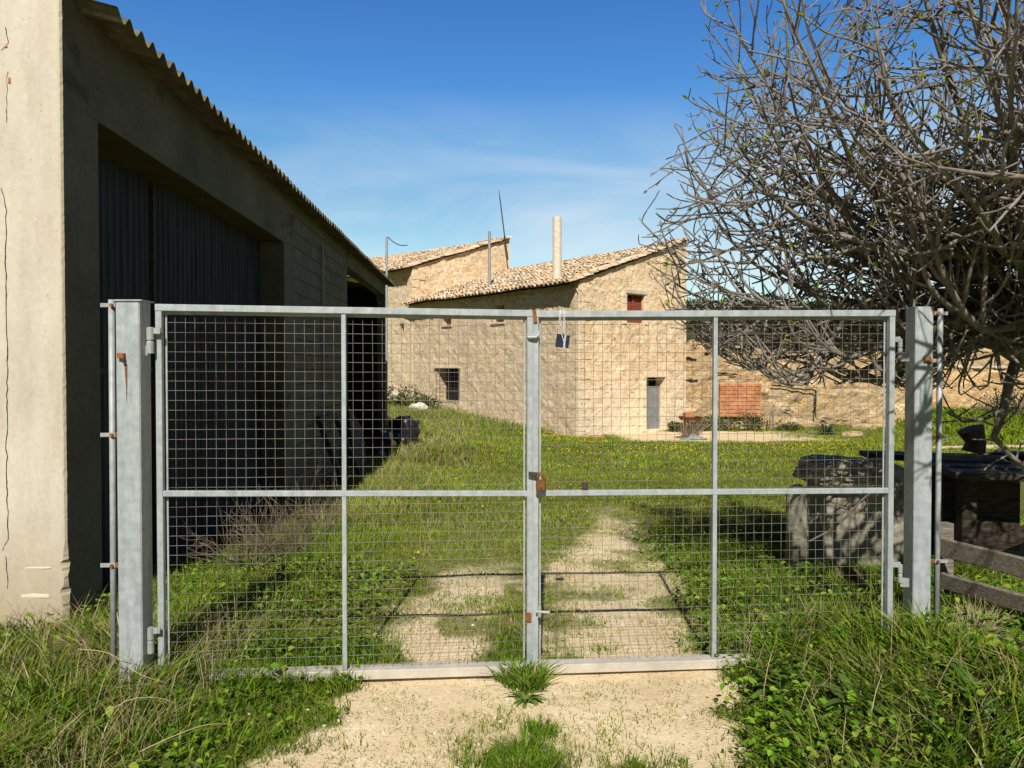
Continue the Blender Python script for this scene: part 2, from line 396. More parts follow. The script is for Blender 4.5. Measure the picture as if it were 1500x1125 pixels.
# ------------------------------------------------------------------ foliage helpers (numpy)
def leaf_cloud(centers, radii, n_each, size, cols, name, parent=None, flat=.5, dark=.45):
    """many small leaf faces filling ellipsoids; returns object"""
    vs = []; cs = []
    for c, r, n in zip(centers, radii, n_each):
        d = RNG.normal(size=(n, 3)); d /= np.linalg.norm(d, axis=1)[:, None]
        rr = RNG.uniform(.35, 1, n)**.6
        lump = 1+.35*np.sin(d[:, 0]*5+c[0]*3)*np.sin(d[:, 1]*6+c[1])*np.cos(d[:, 2]*5)
        p = np.array(c)+d*(rr*lump)[:, None]*np.array(r)
        a = RNG.normal(size=(n, 3)); a /= np.linalg.norm(a, axis=1)[:, None]
        b = np.cross(a, d+RNG.normal(scale=flat, size=(n, 3))); b /= np.linalg.norm(b, axis=1)[:, None]+1e-6
        s = (size*RNG.uniform(.6, 1.3, n))[:, None]
        vs.append(np.stack([p-a*s, p+b*s*.45, p+a*s, p-b*s*.45], 1).reshape(-1, 3))
        k = RNG.integers(0, len(cols), n); cc = np.array(cols)[k]*RNG.uniform(.7, 1.25, (n, 1))
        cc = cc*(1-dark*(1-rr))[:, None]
        cs.append(np.repeat(cc, 4, 0))
    v = np.concatenate(vs); c = np.concatenate(cs); q = np.arange(len(v)).reshape(-1, 4)
    if parent is not None: v = v-np.array(PW(parent))
    o = np_mesh(name, v, q, np.zeros((0, 3), int), M['leaf'], c)
    if parent is not None: o.parent = parent
    return o

def blades(name, p, h, w, color, segs=2, bend=.6, tipc=1.25, lean=None):
    n = len(p); az = RNG.uniform(0, 2*np.pi, n)
    side = np.stack([np.cos(az), np.sin(az), np.zeros(n)], 1)
    la = az+np.pi/2+RNG.normal(scale=.6, size=n)
    bd = RNG.uniform(.15, 1, n)*bend
    ld = np.stack([np.cos(la), np.sin(la), np.zeros(n)], 1)*bd[:, None]
    if lean is not None: ld = ld+lean
    h = np.asarray(h)[:, None]; w = np.asarray(w)[:, None]
    vs = []; cs = []; L = segs
    for k in range(L+1):
        t = k/L
        c = p+np.array([0, 0, 1.])*h*t*(1-.28*t*np.linalg.norm(ld, axis=1)[:, None])+ld*h*t*t
        wt = w*(1-.25*t) if k < L else 0
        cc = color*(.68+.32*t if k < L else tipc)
        if k < L: vs += [c-side*wt*.5, c+side*wt*.5]; cs += [cc, cc]
        else: vs.append(c); cs.append(cc)
    m = 2*L+1
    v = np.stack(vs, 1).reshape(-1, 3); cl = np.stack(cs, 1).reshape(-1, 3)
    b = np.arange(n)*m
    q = np.concatenate([np.stack([b+2*k, b+2*k+1, b+2*k+3, b+2*k+2], 1) for k in range(L-1)]) if L > 1 else np.zeros((0, 4), int)
    tr = np.stack([b+2*(L-1), b+2*(L-1)+1, b+2*L], 1)
    return v, cl, q, tr
def merge(parts):
    vs, cs, qs, ts = [], [], [], []; o = 0
    for v, c, q, t in parts:
        vs.append(v); cs.append(c); qs.append(q+o); ts.append(t+o); o += len(v)
    return np.concatenate(vs), np.concatenate(cs), np.concatenate(qs), np.concatenate(ts)
def pick(cols, n, probs=None, var=.25):
    k = RNG.choice(len(cols), n, p=probs)
    return np.array(cols)[k]*RNG.uniform(1-var, 1+var, (n, 1))*(1+RNG.normal(scale=.06, size=(n, 3)))
def scatter(x0, x1, y0, y1, dens, maskpow=1.5, clump=0., cseed=71, cs=3.):
    n = int((x1-x0)*(y1-y0)*dens)
    x = RNG.uniform(x0, x1, n); y = RNG.uniform(y0, y1, n)
    k = veg(x, y)**maskpow
    if clump: k = k*np.clip(1-clump+clump*2*(fbm(x*cs, y*cs, cseed)), 0, 1)
    m = RNG.uniform(size=n) < k
    # not inside the warehouse or the house
    m &= ~((x < -2.60-.04*y) & (y > 4.62) & (y < 21))
    m &= ~(((x-2.26)*.605-(y-26)*.795 < 0) & ((x-2.26)*.795+(y-26)*.605 > 0))
    x, y = x[m], y[m]
    return np.stack([x, y, gz(x, y)-.004], 1)

GREEN = [(.11, .205, .012), (.16, .255, .018), (.25, .30, .028), (.06, .135, .010), (.14, .235, .03)]
LAWN = [(.19, .31, .014), (.29, .39, .02), (.12, .245, .012), (.37, .38, .035), (.21, .26, .03)]
STRAW = [(.46, .38, .19), (.36, .28, .12), (.56, .48, .27)]
def strip_shaded(p): return p[:, 0] < -2.15-.04*p[:, 1]

def wind(p, k=.75):
    a = 9*fbm(p[:, 0]*1.3, p[:, 1]*1.3, 55, 2); r = k*fbm(p[:, 0]*2.1, p[:, 1]*2.1, 56, 2)*1.4
    return np.stack([np.cos(a)*r, np.sin(a)*r, np.zeros(len(p))], 1)
def tint(p, c, straw):
    k = fbm(p[:, 0]*2.6, p[:, 1]*2.6, 57, 3)
    m = RNG.uniform(size=len(p)) < np.clip((k-.42)*3, 0, 1)*straw*2.2
    c = c*np.array([1., 1., 1.])
    c = c*(.7+.75*fbm(p[:, 0]*1.7, p[:, 1]*1.7, 58, 2))[:, None]
    c[m] = pick(STRAW, m.sum())*.9
    return c
def make_grass():
    # -- long grass in front of the gate, left and right
    parts = []
    p = scatter(-3.4, -.6, 2.7, 4.6, 3000, 2, .5)
    n = len(p); far = sstep(-1.45, -2.1, p[:, 0])
    h = (.08+.115*far)*RNG.uniform(.5, 1.4, n)*(.25+1.5*fbm(p[:, 0]*4.5, p[:, 1]*4.5, 61, 2))
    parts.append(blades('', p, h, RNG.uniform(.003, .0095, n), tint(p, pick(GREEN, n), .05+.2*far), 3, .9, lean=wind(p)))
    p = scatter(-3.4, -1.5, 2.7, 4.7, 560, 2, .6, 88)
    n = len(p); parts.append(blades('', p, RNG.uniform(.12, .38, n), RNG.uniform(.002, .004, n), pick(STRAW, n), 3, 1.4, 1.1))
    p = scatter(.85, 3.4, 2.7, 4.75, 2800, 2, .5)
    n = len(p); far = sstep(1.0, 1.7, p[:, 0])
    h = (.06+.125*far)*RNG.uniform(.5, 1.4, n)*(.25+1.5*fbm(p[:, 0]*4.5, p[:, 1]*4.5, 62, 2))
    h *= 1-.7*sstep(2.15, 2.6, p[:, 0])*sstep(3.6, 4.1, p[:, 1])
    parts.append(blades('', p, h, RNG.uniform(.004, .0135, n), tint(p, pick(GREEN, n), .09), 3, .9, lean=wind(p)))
    p = scatter(1.2, 3.4, 2.7, 4.75, 300, 2, .6, 88)
    n = len(p); parts.append(blades('', p, RNG.uniform(.14, .40, n)*(1-.6*sstep(2.15, 2.6, p[:, 0])*sstep(3.6, 4.1, p[:, 1])), RNG.uniform(.002, .004, n), pick(STRAW, n), 3, 1.4, 1.1))
    # flattened dry litter among the green
    for x0, x1, nn in ((-3.3, -1.4, 700), (1.2, 3.3, 700)):
        xs = RNG.uniform(x0, x1, nn); ys = RNG.uniform(2.8, 4.6, nn); k = (fbm(xs*2.2, ys*2.2, 160) > .47) & (veg(xs, ys) > .7); xs = xs[k]; ys = ys[k]; n = len(xs)
        az = RNG.uniform(0, 6.283, n); r_ = RNG.uniform(1.2, 3.2, n)
        parts.append(blades('', np.stack([xs, ys, gz(xs, ys)+RNG.uniform(.02, .10, n)], 1), RNG.uniform(.05, .10, n), RNG.uniform(.002, .0045, n), pick(STRAW, n)*.9, 3, .4, 1.0, lean=np.stack([np.cos(az)*r_, np.sin(az)*r_, RNG.uniform(-.8, .1, n)], 1)))
    # short tufts on the forecourt
    p = scatter(-1.1, 1.2, 2.9, 4.15, 3600, .8, .8, 91, 5.)
    n = len(p); parts.append(blades('', p, RNG.uniform(.015, .06, n), RNG.uniform(.002, .004, n), pick(LAWN, n), 2, 1.2))
    xs = RNG.uniform(-.9, 1.1, 9000); ys = RNG.uniform(2.9, 4.1, 9000)
    k = (fbm(xs*6, ys*6, 133) > .54) & (RNG.uniform(size=9000) < .5); xs = xs[k]; ys = ys[k]; n = len(xs)
    parts.append(blades('', np.stack([xs, ys, gz(xs, ys)], 1), RNG.uniform(.008, .03, n), RNG.uniform(.002, .0035, n), pick(LAWN+STRAW, n), 2, 1.4))
    for (cx, cy, rx, ry, nn, hh) in ((-.08, 3.62, .16, .20, 520, .035), (.02, 3.3, .22, .2, 1500, .075), (.12, 3.12, .16, .1, 700, .09), (.42, 3.45, .22, .22, 420, .03), (.62, 3.75, .2, .2, 330, .03), (.50, 3.16, .10, .08, 500, .07), (-.25, 3.3, .15, .2, 330, .03), (.74, 3.2, .16, .12, 420, .05), (.33, 3.85, .2, .1, 260, .03), (-1.0, 3.35, .25, .2, 900, .05), (-.62, 3.05, .2, .1, 400, .04), (-1.35, 4.0, .34, .10, 1100, .13), (-1.6, 3.97, .3, .08, 900, .14), (-.98, 4.03, .16, .07, 420, .10), (1.25, 4.1, .14, .08, 420, .10)):
        xs = RNG.normal(cx, rx*.55, nn); ys = RNG.normal(cy, ry*.55, nn)
        k = fbm(xs*9, ys*9, 140) > .42; xs = xs[k]; ys = ys[k]; n = len(xs)
        parts.append(blades('', np.stack([xs, ys, gz(xs, ys)-.003], 1), hh*RNG.uniform(.4, 1.25, n), RNG.uniform(.002, .0042, n), pick(LAWN if hh < .04 else GREEN+LAWN[:1], n), 2, 1.2))
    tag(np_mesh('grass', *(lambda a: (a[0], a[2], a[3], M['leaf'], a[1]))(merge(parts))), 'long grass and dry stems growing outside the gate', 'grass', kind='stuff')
    # -- meadow behind the gate
    parts = []
    xs = RNG.uniform(-1., 1.9, 26000); ys = RNG.uniform(4.2, 9.5, 26000)
    k = (fbm(xs*4, ys*4, 134) > .53) & (RNG.uniform(size=26000) < .55) & (veg(xs, ys) < .5); xs = xs[k]; ys = ys[k]; n = len(xs)
    parts.append(blades('', np.stack([xs, ys, gz(xs, ys)], 1), RNG.uniform(.01, .05, n), RNG.uniform(.003, .005, n), pick(LAWN+STRAW[:1], n), 2, 1.4))
    for (cx, cy, rx, ry, nn, hh) in ((-.02, 4.5, .13, .35, 1500, .06), (.16, 5.3, .22, .5, 1500, .04), (-.25, 5.45, .35, .22, 1100, .045), (-.9, 4.6, .2, .3, 900, .07), (.35, 5.1, .2, .12, 420, .035), (.55, 4.55, .1, .08, 130, .04), (.3, 4.35, .12, .1, 300, .05), (1.0, 6.6, .3, .2, 320, .03), (.3, 6.9, .6, .35, 1400, .035)):
        xs = RNG.normal(cx, rx*.6, nn); ys = RNG.normal(cy, ry*.6, nn)
        k = (fbm(xs*7, ys*7, 150) > .40) & (ys > 4.23); xs = xs[k]; ys = ys[k]; n = len(xs)
        parts.append(blades('', np.stack([xs, ys, gz(xs, ys)-.003], 1), hh*RNG.uniform(.4, 1.25, n), RNG.uniform(.003, .006, n), pick(LAWN if hh < .05 else GREEN, n), 2, 1.1))
    p = scatter(-3.3, 3.6, 4.25, 8.5, 3000, 1.0, .5); n = len(p)
    edge = np.maximum(sstep(-.9, -1.9, p[:, 0]), sstep(1.1, 1.8, p[:, 0]))
    h = (.03+.09*edge)*RNG.uniform(.6, 1.4, n)*(.3+1.4*fbm(p[:, 0]*2.5, p[:, 1]*2.5, 63, 2))
    cl = np.where(RNG.uniform(size=(n, 1)) < edge[:, None]*.85, pick(GREEN, n), pick(LAWN, n))
    cl = tint(p, cl, .03); parts.append(blades('', p, h, RNG.uniform(.003, .007, n), cl, 2, 1.))
    p = scatter(-3.2, 3.6, 4.4, 9, 150, 2, .7, 97); n = len(p)
    parts.append(blades('', p, RNG.uniform(.05, .22, n), RNG.uniform(.002, .004, n), pick(STRAW, n), 3, 1.3, 1.1))
    p = scatter(-3.9, 6.5, 8.5, 15, 1100, 1.4, .5, 72, 1.2); n = len(p)
    tall = sstep(-.2, -2.2, p[:, 0])
    h = (.05+.12*tall)*RNG.uniform(.6, 1.4, n)*(.5+fbm(p[:, 0]*1.5, p[:, 1]*1.5, 64))
    cl = np.where(RNG.uniform(size=(n, 1)) < .10+.30*tall[:, None], pick(STRAW, n)*.8, pick(LAWN, n))
    cl = tint(p*.6, cl, .05); parts.append(blades('', p, h, RNG.uniform(.006, .011, n), cl, 2, 1.))
    p = scatter(-5, 16, 15, 29.4, 330, 1.4, .5, 73, .8); n = len(p)
    tall = sstep(.5, -2.5, p[:, 0])
    h = (.07+.15*tall)*RNG.uniform(.6, 1.4, n)*(.5+fbm(p[:, 0]*1., p[:, 1]*1., 65))
    cl = np.where(RNG.uniform(size=(n, 1)) < .06+.42*tall[:, None], pick(STRAW, n)*.8, pick(LAWN, n))
    cl = tint(p*.35, cl, .05); parts.append(blades('', p, h, RNG.uniform(.012, .022, n), cl, 2, 1.))
    p = scatter(14, 42, 18, 41, 60, 1, .5, 74, .4); n = len(p)
    parts.append(blades('', p, RNG.uniform(.10, .3, n), RNG.uniform(.03, .05, n), pick(LAWN+GREEN, n), 2, 1.))
    p = scatter(-6, 1.5, 26, 36, 200, 1, .3, 75, .6); n = len(p)
    parts.append(blades('', p, RNG.uniform(.10, .35, n), RNG.uniform(.014, .025, n), pick(LAWN+GREEN+STRAW, n), 2, 1.))
    tag(np_mesh('meadow_grass', *(lambda a: (a[0], a[2], a[3], M['leaf'], a[1]))(merge(parts))), 'green meadow grass covering the yard behind the gate', 'grass', kind='stuff')
    # -- broad leaved weeds (stuff): little clumps of leaves
    def leaves(x0, x1, y0, y1, dens, size, cols, hmax, mp=2, clump=.8, cseed=101, cs=2.5):
        p = scatter(x0, x1, y0, y1, dens, mp, clump, cseed, cs); n = len(p)
        p[:, 2] += RNG.uniform(.1, 1, n)*hmax*(.4+fbm(p[:, 0]*3, p[:, 1]*3, 66))
        az = RNG.uniform(0, 2*np.pi, n); ti = RNG.uniform(-.2, .8, n)
        a = np.stack([np.cos(az)*np.cos(ti), np.sin(az)*np.cos(ti), np.sin(ti)], 1)
        b = np.stack([-np.sin(az), np.cos(az), RNG.normal(scale=.3, size=n)], 1)
        s = (size*RNG.uniform(.5, 1.3, n))[:, None]
        u_ = np.array([0, 0, .12])*s
        v = np.stack([p, p+a*s*.28+b*s*.24+u_, p+a*s*.66+b*s*.27+u_*.7, p+a*s-u_, p+a*s*.66-b*s*.27+u_*.7, p+a*s*.28-b*s*.24+u_], 1).reshape(-1, 3)
        i6 = np.arange(n)*6; q = np.concatenate([np.stack([i6, i6+1, i6+2, i6+3], 1), np.stack([i6, i6+3, i6+4, i6+5], 1)])
        c = np.repeat(pick(cols, n), 6, 0)*np.tile(np.array([.8, 1., 1.05, 1.1, 1.05, 1.])[:, None], (n, 1)); return v, c, q, np.zeros((0, 3), int)
    LF = [(0.120, 0.240, 0.019), (0.180, 0.312, 0.026), (0.084, 0.180, 0.014), (0.252, 0.336, 0.042)]
    parts = [leaves(.95, 3.4, 2.7, 4.6, 1000, .04, LF, .15), leaves(1.1, 3.4, 2.7, 4.4, 150, .062, LF, .16, cseed=120), leaves(-3.2, -1.2, 2.7, 4.4, 90, .055, LF, .14, cseed=121), leaves(-2.6, -.7, 3.0, 4.4, 420, .035, LF, .08, cseed=108),
             leaves(1.2, 3.6, 4.3, 8, 700, .05, LF, .12, cseed=103), leaves(-3, -.8, 4.25, 6.5, 500, .045, LF, .14, cseed=104),
             leaves(-2, 1.2, 4.3, 9, 160, .025, LF, .02, cseed=105)]
    tag(np_mesh('broadleaf_weeds', *(lambda a: (a[0], a[2], a[3], M['leaf'], a[1]))(merge(parts))), 'low broad leaved weeds growing among the grass along both sides of the gate', 'weeds', kind='stuff')
    # -- yellow flowers as a scatter of little petals
    pts = []
    for (x0, x1, y0, y1, dn, th) in ((-1, 6, 9, 21, 3.2, .5), (1.2, 12, 18, 23.4, 13, .46), (12, 34, 17, 34, 3, .42), (-2.4, 3, 3.1, 8, 1.1, .3), (.2, 2.6, 24, 26.2, 20, .4)):
        p = scatter(x0, x1, y0, y1, dn, 1); k = fbm(p[:, 0]*.5, p[:, 1]*.9, 111) > th; pts.append(p[k])
    p = np.concatenate(pts); n = len(p)
    p[:, 2] += .03+.055*np.clip(p[:, 1]/12, .5, 1.8)*RNG.uniform(.6, 1.3, n)
    s = (np.clip(.0085+.0006*p[:, 1], .01, .023)*RNG.uniform(.7, 1.2, n))[:, None]
    az = RNG.uniform(0, 6.28, n); up = np.stack([RNG.normal(scale=.4, size=n), -.7+RNG.normal(scale=.3, size=n), np.ones(n)], 1); up /= np.linalg.norm(up, axis=1)[:, None]
    a = np.cross(up, np.stack([np.cos(az), np.sin(az), np.zeros(n)], 1)); a /= np.linalg.norm(a, axis=1)[:, None]; b = np.cross(up, a)
    vs = []; ang = np.arange(8)*np.pi/4
    for k in range(8): vs.append(p+(a*math.cos(ang[k])+b*math.sin(ang[k]))*s*(1 if k % 2 == 0 else .6))
    v = np.stack(vs, 1).reshape(-1, 3); bi = np.arange(n)*8
    q = np.concatenate([np.stack([bi, bi+1, bi+2, bi+3], 1), np.stack([bi, bi+3, bi+4, bi+7], 1), np.stack([bi+4, bi+5, bi+6, bi+7], 1)])
    c = np.repeat(np.array([[.78, .55, .02]])*RNG.uniform(.8, 1.1, (n, 1)), 8, 0)
    tag(np_mesh('flowers', v, q, np.zeros((0, 3), int), M['petal'], c), 'small yellow wild flowers dotted over the meadow', 'flowers', kind='stuff')
make_grass()

def make_gravel():
    mb = MB()
    for i in range(420):
        x = random.gauss(-.75, .3) if i < 200 else random.uniform(-.8, 1.1); y = random.uniform(2.95, 4.1)
        if i > 330: x = random.uniform(-.7, 1.1); y = random.uniform(4.4, 8)
        r = random.choice([.003, .004, .005, .006, .009]) * random.uniform(.7, 1.3)
        if i < 12: r *= 1.8
        mb.rock(G(x, y, r*.3), (r*1.2, r, r*.7), i, .3, 1)
    o = mb.build('gravel', M['white_rock']); tag(o, 'pale pebbles scattered on the bare earth by the gate', 'gravel', kind='stuff')
make_gravel()

# ------------------------------------------------------------------ warehouse
WB = 2.548; WK = .04
def wY(px): return WB/((750-px)/F-WK)
def wX(Y, off=0): return -WB-WK*Y+off
wdir = V((-WK, 1, 0)).normalized(); wn = V((wdir.y, -wdir.x, 0))     # outward normal: to the right
def make_warehouse():
    Y0 = 4.7; Yend = wY(565); zl = E+1.655; ze = E+2.30; zb = -.5
    T = thing('warehouse', (wX(Y0), Y0, 0), 'grey rendered warehouse with corrugated roof and large metal sliding door in shade', 'warehouse')
    def wp(Y, off, z): return V((wX(Y), Y, z))+wn*off
    c0 = wp(Y0, 0, 0); left = -wn
    # end wall with parapet, sunlit; edge slightly worn
    mb = MB(); rows = []
    zs = list(np.linspace(zb, 5.6, 360))
    for z in zs:
        chip = 0
        if -.1 < z < .62: chip = .035*max(0, .6+noise.noise(V((3, 0, z*9)))+.6*noise.noise(V((8, 0, z*31))))*(1 if z < .5 else .4)
        ch = .004+.008*abs(noise.noise(V((0, 0, z*14))))+.006*abs(noise.noise(V((5, 0, z*40))))+chip*.8
        a = c0+left*(ch+.006)+V((0, 0, z)); rows.append((c0+left*6+V((0, 0, z)), a, c0-left*0+left*.001+wdir*(ch+.006)+V((0, 0, z)), c0+wdir*.15+V((0, 0, z))))
    n = len(zs); vs = [p for r in rows for p in r]
    mb.add(vs, [(i*4+k, i*4+k+1, i*4+k+5, i*4+k+4) for i in range(n-1) for k in (0, 1)])
    pm = MB(); pm.add([p for r in rows for p in r[2:]], [(i*2, i*2+1, i*2+3, i*2+2) for i in range(n-1)]); pm.build('parapet_side', M['render_grey_shaded'], T)  # side face takes the darker render, shade put into its colour
    mb.quad(rows[-1][0], rows[-1][1], rows[-1][3], rows[-1][3]+left*6)
    mb.quad(rows[0][3]+V((0, 0, 4.)), rows[0][3]+left*6+V((0, 0, 4.)), rows[-1][3]+left*6, rows[-1][3])
    mb.build('end_wall', M['render'], T)
    # long wall pieces (front faces + thickness boxes)
    Yp = wY(147); Yd = wY(417); Yb = wY(510); dep = .31
    def slab(Ya, Yb_, za, zt, mat, name, th=.31, face=0.):
        m = MB(); a = wp(Ya, face-th/2, (za+zt)/2); b = wp(Yb_, face-th/2, (za+zt)/2)
        m.beam(a, b, th, zt-za, wn, .01); return m.build(name, M[mat], T)
    slab(Y0+.151, Yp, zb, zl, 'render_grey_shaded', 'pillar')
    slab(Y0+.151, Yd+.5, zl, ze+.02, 'render_grey_shaded', 'lintel', .45)
    slab(Yd, Yd+.5, zb, zl, 'render_grey_shaded', 'pillar')
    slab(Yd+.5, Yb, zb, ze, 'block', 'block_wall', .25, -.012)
    slab(Yb, Yend, E+1.98, ze, 'render_grey_shaded', 'lintel', .22)
    slab(Yend-.16, Yend, zb, E+1.98, 'render_grey_shaded', 'pillar', .2)
    # soffit of lintel: light bounced off the grass is put into its olive colour
    m = MB(); m.quad(wp(Yp, -.44, zl-.004), wp(Yd, -.44, zl-.004), wp(Yd, -.006, zl-.004), wp(Yp, -.006, zl-.004)); m.build('soffit', M['soffit_bounce'], T)
    # ribbed sliding door: two leaves
    for Ya, Yc, off, zt in ((Yp-.3, wY(277)+.10, -.36, zl+.1), (wY(277)+.08, Yd+.2, -.315, zl+.1)):
        m = MB(); n = int((Yc-Ya)/.028); pr = []
        for i in range(n+1):
            k = i % 4; d = [0, .002, .016, .014][k]
            pr.append(wp(Ya+i*(Yc-Ya)/n, off+d, 0))
        vs = [p+V((0, 0, -.3)) for p in pr]+[p+V((0, 0, zt)) for p in pr]
        m.add(vs, [(i, i+1, n+2+i, n+1+i) for i in range(n)])
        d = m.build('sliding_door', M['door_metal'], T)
        m = MB(); m.beam(wp(Yc-.02, off+.02, -.3), wp(Yc-.02, off+.02, zt), .05, .05, wn); m.build('door_edge', M['dark_metal'], d)
        m = MB(); m.beam(wp(Ya, off+.022, zl*.5), wp(Yc-.05, off+.022, zl*.5), .012, .05, wn); m.build('door_rail', M['door_metal'], d)
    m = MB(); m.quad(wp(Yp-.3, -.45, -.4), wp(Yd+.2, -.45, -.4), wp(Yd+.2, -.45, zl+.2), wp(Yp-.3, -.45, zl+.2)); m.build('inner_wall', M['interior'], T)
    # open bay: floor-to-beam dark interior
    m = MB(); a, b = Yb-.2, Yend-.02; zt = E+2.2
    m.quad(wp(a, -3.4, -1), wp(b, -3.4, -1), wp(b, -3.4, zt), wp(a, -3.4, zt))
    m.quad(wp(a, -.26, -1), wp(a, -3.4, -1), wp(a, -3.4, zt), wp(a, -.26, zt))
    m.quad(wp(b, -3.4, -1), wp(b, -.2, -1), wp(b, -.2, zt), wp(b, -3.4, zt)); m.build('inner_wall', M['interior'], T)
    m = MB(); m.quad(wp(Yend, 0, zb), wp(Yend, -6, zb), wp(Yend, -6, E+3.2), wp(Yend, 0, E+2.2)); m.build('rear_wall', M['render_grey_shaded'], T)
    # corrugated roof: waves run along Y, ends show at the eave
    m = MB(); pitch = .177; n = int((Yend+.12-(Y0+.16))/pitch*10); sl = math.tan(math.radians(14)); ov = .26; zev = E+2.25
    top = []
    for i in range(n+1):
        Y = Y0+.16+i*pitch/10; w = .036*math.cos(2*math.pi*i/10)
        jag = .012*noise.noise(V((math.floor(i/50)*3.7, 0, 0)))
        top.append((Y, w+jag, ov+.03*noise.noise(V((math.floor(i/50)*1.9, 2, 0)))))
    for j, off in enumerate((None, -6.)):
        for (Y, w, o_) in top:
            x = o_ if off is None else off
            m.v.append(tuple(wp(Y, x, zev+w+(ov-x)*sl)))
    for j, off in enumerate((None, -6.)):
        for (Y, w, o_) in top:
            x = o_ if off is None else off
            m.v.append(tuple(wp(Y, x, zev+w-.008+(ov-x)*sl)))
    N = n+1
    m.f += [(i, i+1, N+i+1, N+i) for i in range(n)]+[(2*N+i, 3*N+i, 3*N+i+1, 2*N+i+1) for i in range(n)]+[(i, 2*N+i, 2*N+i+1, i+1) for i in range(n)]
    m.build('roof', M['fibro'], T)
    # conduit, cables, cracks, weathered brick
    Yc = wY(472); m = MB(); m.tube([wp(Yc, .02, -.4), wp(Yc, .02, E+2.0)], .016, 8); m.build('conduit', M['zinc_dull'], T)
    def cable(pts, r=.007):
        m = MB(); m.tube(pts, r, 5); m.build('cable', M['cable'], T)
    def sag(a, b, s, k=12): return [a.lerp(b, i/k)-V((0, 0, s*4*(i/k)*(1-i/k))) for i in range(k+1)]
    cable(sag(wp(wY(427), .03, E+2.05), wp(wY(412), .03, E+1.86), .1)+[wp(wY(427), .03, E+1.75)][:0])
    cable([wp(wY(427), .02, E+2.1), wp(wY(427), .02, E+1.78)])
    cable(sag(wp(Yc, .03, E+2.0), wp(wY(505), .03, E+2.0), .42))
    cable(sag(wp(wY(545), .03, E+2.05), wp(wY(561), .03, E+1.95), .35))
    def crack(pts, w):
        m = MB()
        for i in range(len(pts)-1):
            a, b = pts[i], pts[i+1]
            x = left*w*random.uniform(.25, 1.1)*.5
            m.quad(a-x, a+x, b+left*w*.3, b-left*w*.3)
        m.build('crack', M['plastic_black'], T)
    fY = Y0-.003
    def ep(px, py, lift=.004):
        r = P(px, py, 1.)-V((0, 0, E)); nn = -wdir; k = (c0-V((0, 0, E))).dot(nn)/r.dot(nn)*1.
        return V((0, 0, E))+r*k+nn*lift
    def jag(pts, k=9, a=2.2):
        out = []
        for (x0, y0), (x1, y1) in zip(pts[:-1], pts[1:]):
            kk = max(2, int(abs(y1-y0)/k))
            for i in range(kk): out.append(ep(x0+(x1-x0)*i/kk+random.uniform(-a, a)*.6, y0+(y1-y0)*i/kk))
        return out+[ep(*pts[-1])]
    crack(jag([(3, 276), (9, 300), (9, 420), (10, 480), (11, 560), (10, 650), (11, 740), (13, 790), (4, 806)]), .0058)
    crack(jag([(8, 40), (12, 62), (2, 74)]), .006); crack(jag([(11, 105), (10, 180)]), .003); crack(jag([(10, 815), (11, 862)]), .004)
    for (px, py, w, h) in ((81, 922, .05, .075), (60, 938, .06, .03), (14, 118, .02, .045), (9, 68, .02, .02)):
        q = ep(px, py, 0); m = MB(); m.rock(q, (w/2, .008, h/2), px, .35, 2, .6); m.build('exposed_brick', M['brick'], T)
    for (px, py, w, h) in ((46, 873, .22, .028), (50, 832, .2, .012)):
        q = ep(px, py, 0); m = MB(); m.rock(q, (w/2, .003, h/2), px, .3, 3); m.build('plaster_patch', M['cement_pipe'], T)
make_warehouse()

# ------------------------------------------------------------------ stone houses
def wall_panel(mb, O, u, n, L, z0, top, ops=(), step=.16, dep=.48, amp=.03, seed=0., back=None):
    """wall face from O along u (unit), outward normal n; top(u)->z; ops: (u0,u1,za,zb)"""
    us = set(np.round(np.linspace(0, L, max(2, int(L/step))+1), 3)); zmin = min(top(x) for x in np.linspace(0, L, 40))-.1
    for o in ops: us -= {x for x in us if abs(x-o[0]) < .06 or abs(x-o[1]) < .06}; us |= {round(o[0], 3), round(o[1], 3)}
    us |= {0., round(L, 3)}; us = sorted(us)
    zs = set(np.round(np.linspace(z0, zmin, max(2, int((zmin-z0)/step))+1), 3))
    for o in ops: zs -= {x for x in zs if abs(x-o[2]) < .06 or abs(x-o[3]) < .06}; zs |= {round(o[2], 3), round(o[3], 3)}
    zs |= {round(z0, 3), round(zmin, 3)}; zs = sorted(zs); K = 3
    lv = [('a', z) for z in zs]+[('t', (i+1)/K) for i in range(K)]
    base = len(mb.v)
    for x in us:
        tz = top(x)
        for kd, z in lv:
            zz = z if kd == 'a' else zmin+(tz-zmin)*z
            p = V(O)+u*x; d = amp*(noise.noise(V((x*2.2+seed, zz*3., seed)))+.6*noise.noise(V((x*6+seed, zz*7, 3))))
            if any(o[0]-.02 <= x <= o[1]+.02 and o[2]-.02 <= zz <= o[3]+.02 for o in ops) or x in (0., us[-1]): d = 0
            q = p+n*d; mb.v.append((q.x, q.y, zz))
    nl = len(lv)
    for i in range(len(us)-1):
        for j in range(nl-1):
            xm = (us[i]+us[i+1])/2; zm = (lv[j][1]+lv[j+1][1])/2 if lv[j+1][0] == 'a' else 1e9
            if any(o[0] < xm < o[1] and o[2] < zm < o[3] for o in ops): continue
            a = base+i*nl+j; mb.f.append((a, a+nl, a+nl+1, a+1))
    for o in ops:
        c = [V(O)+u*x for x in (o[0], o[1])]; c = [V((c[0].x, c[0].y, o[2])), V((c[1].x, c[1].y, o[2])), V((c[1].x, c[1].y, o[3])), V((c[0].x, c[0].y, o[3]))]
        b = [q-n*dep for q in c]
        for k in range(4): mb.quad(c[k], c[(k+1) % 4], b[(k+1) % 4], b[k])
        if back is not None: bk = MB(); bk.quad(b[0]+n*.003, b[1]+n*.003, b[2]+n*.003, b[3]+n*.003); back.append(bk)

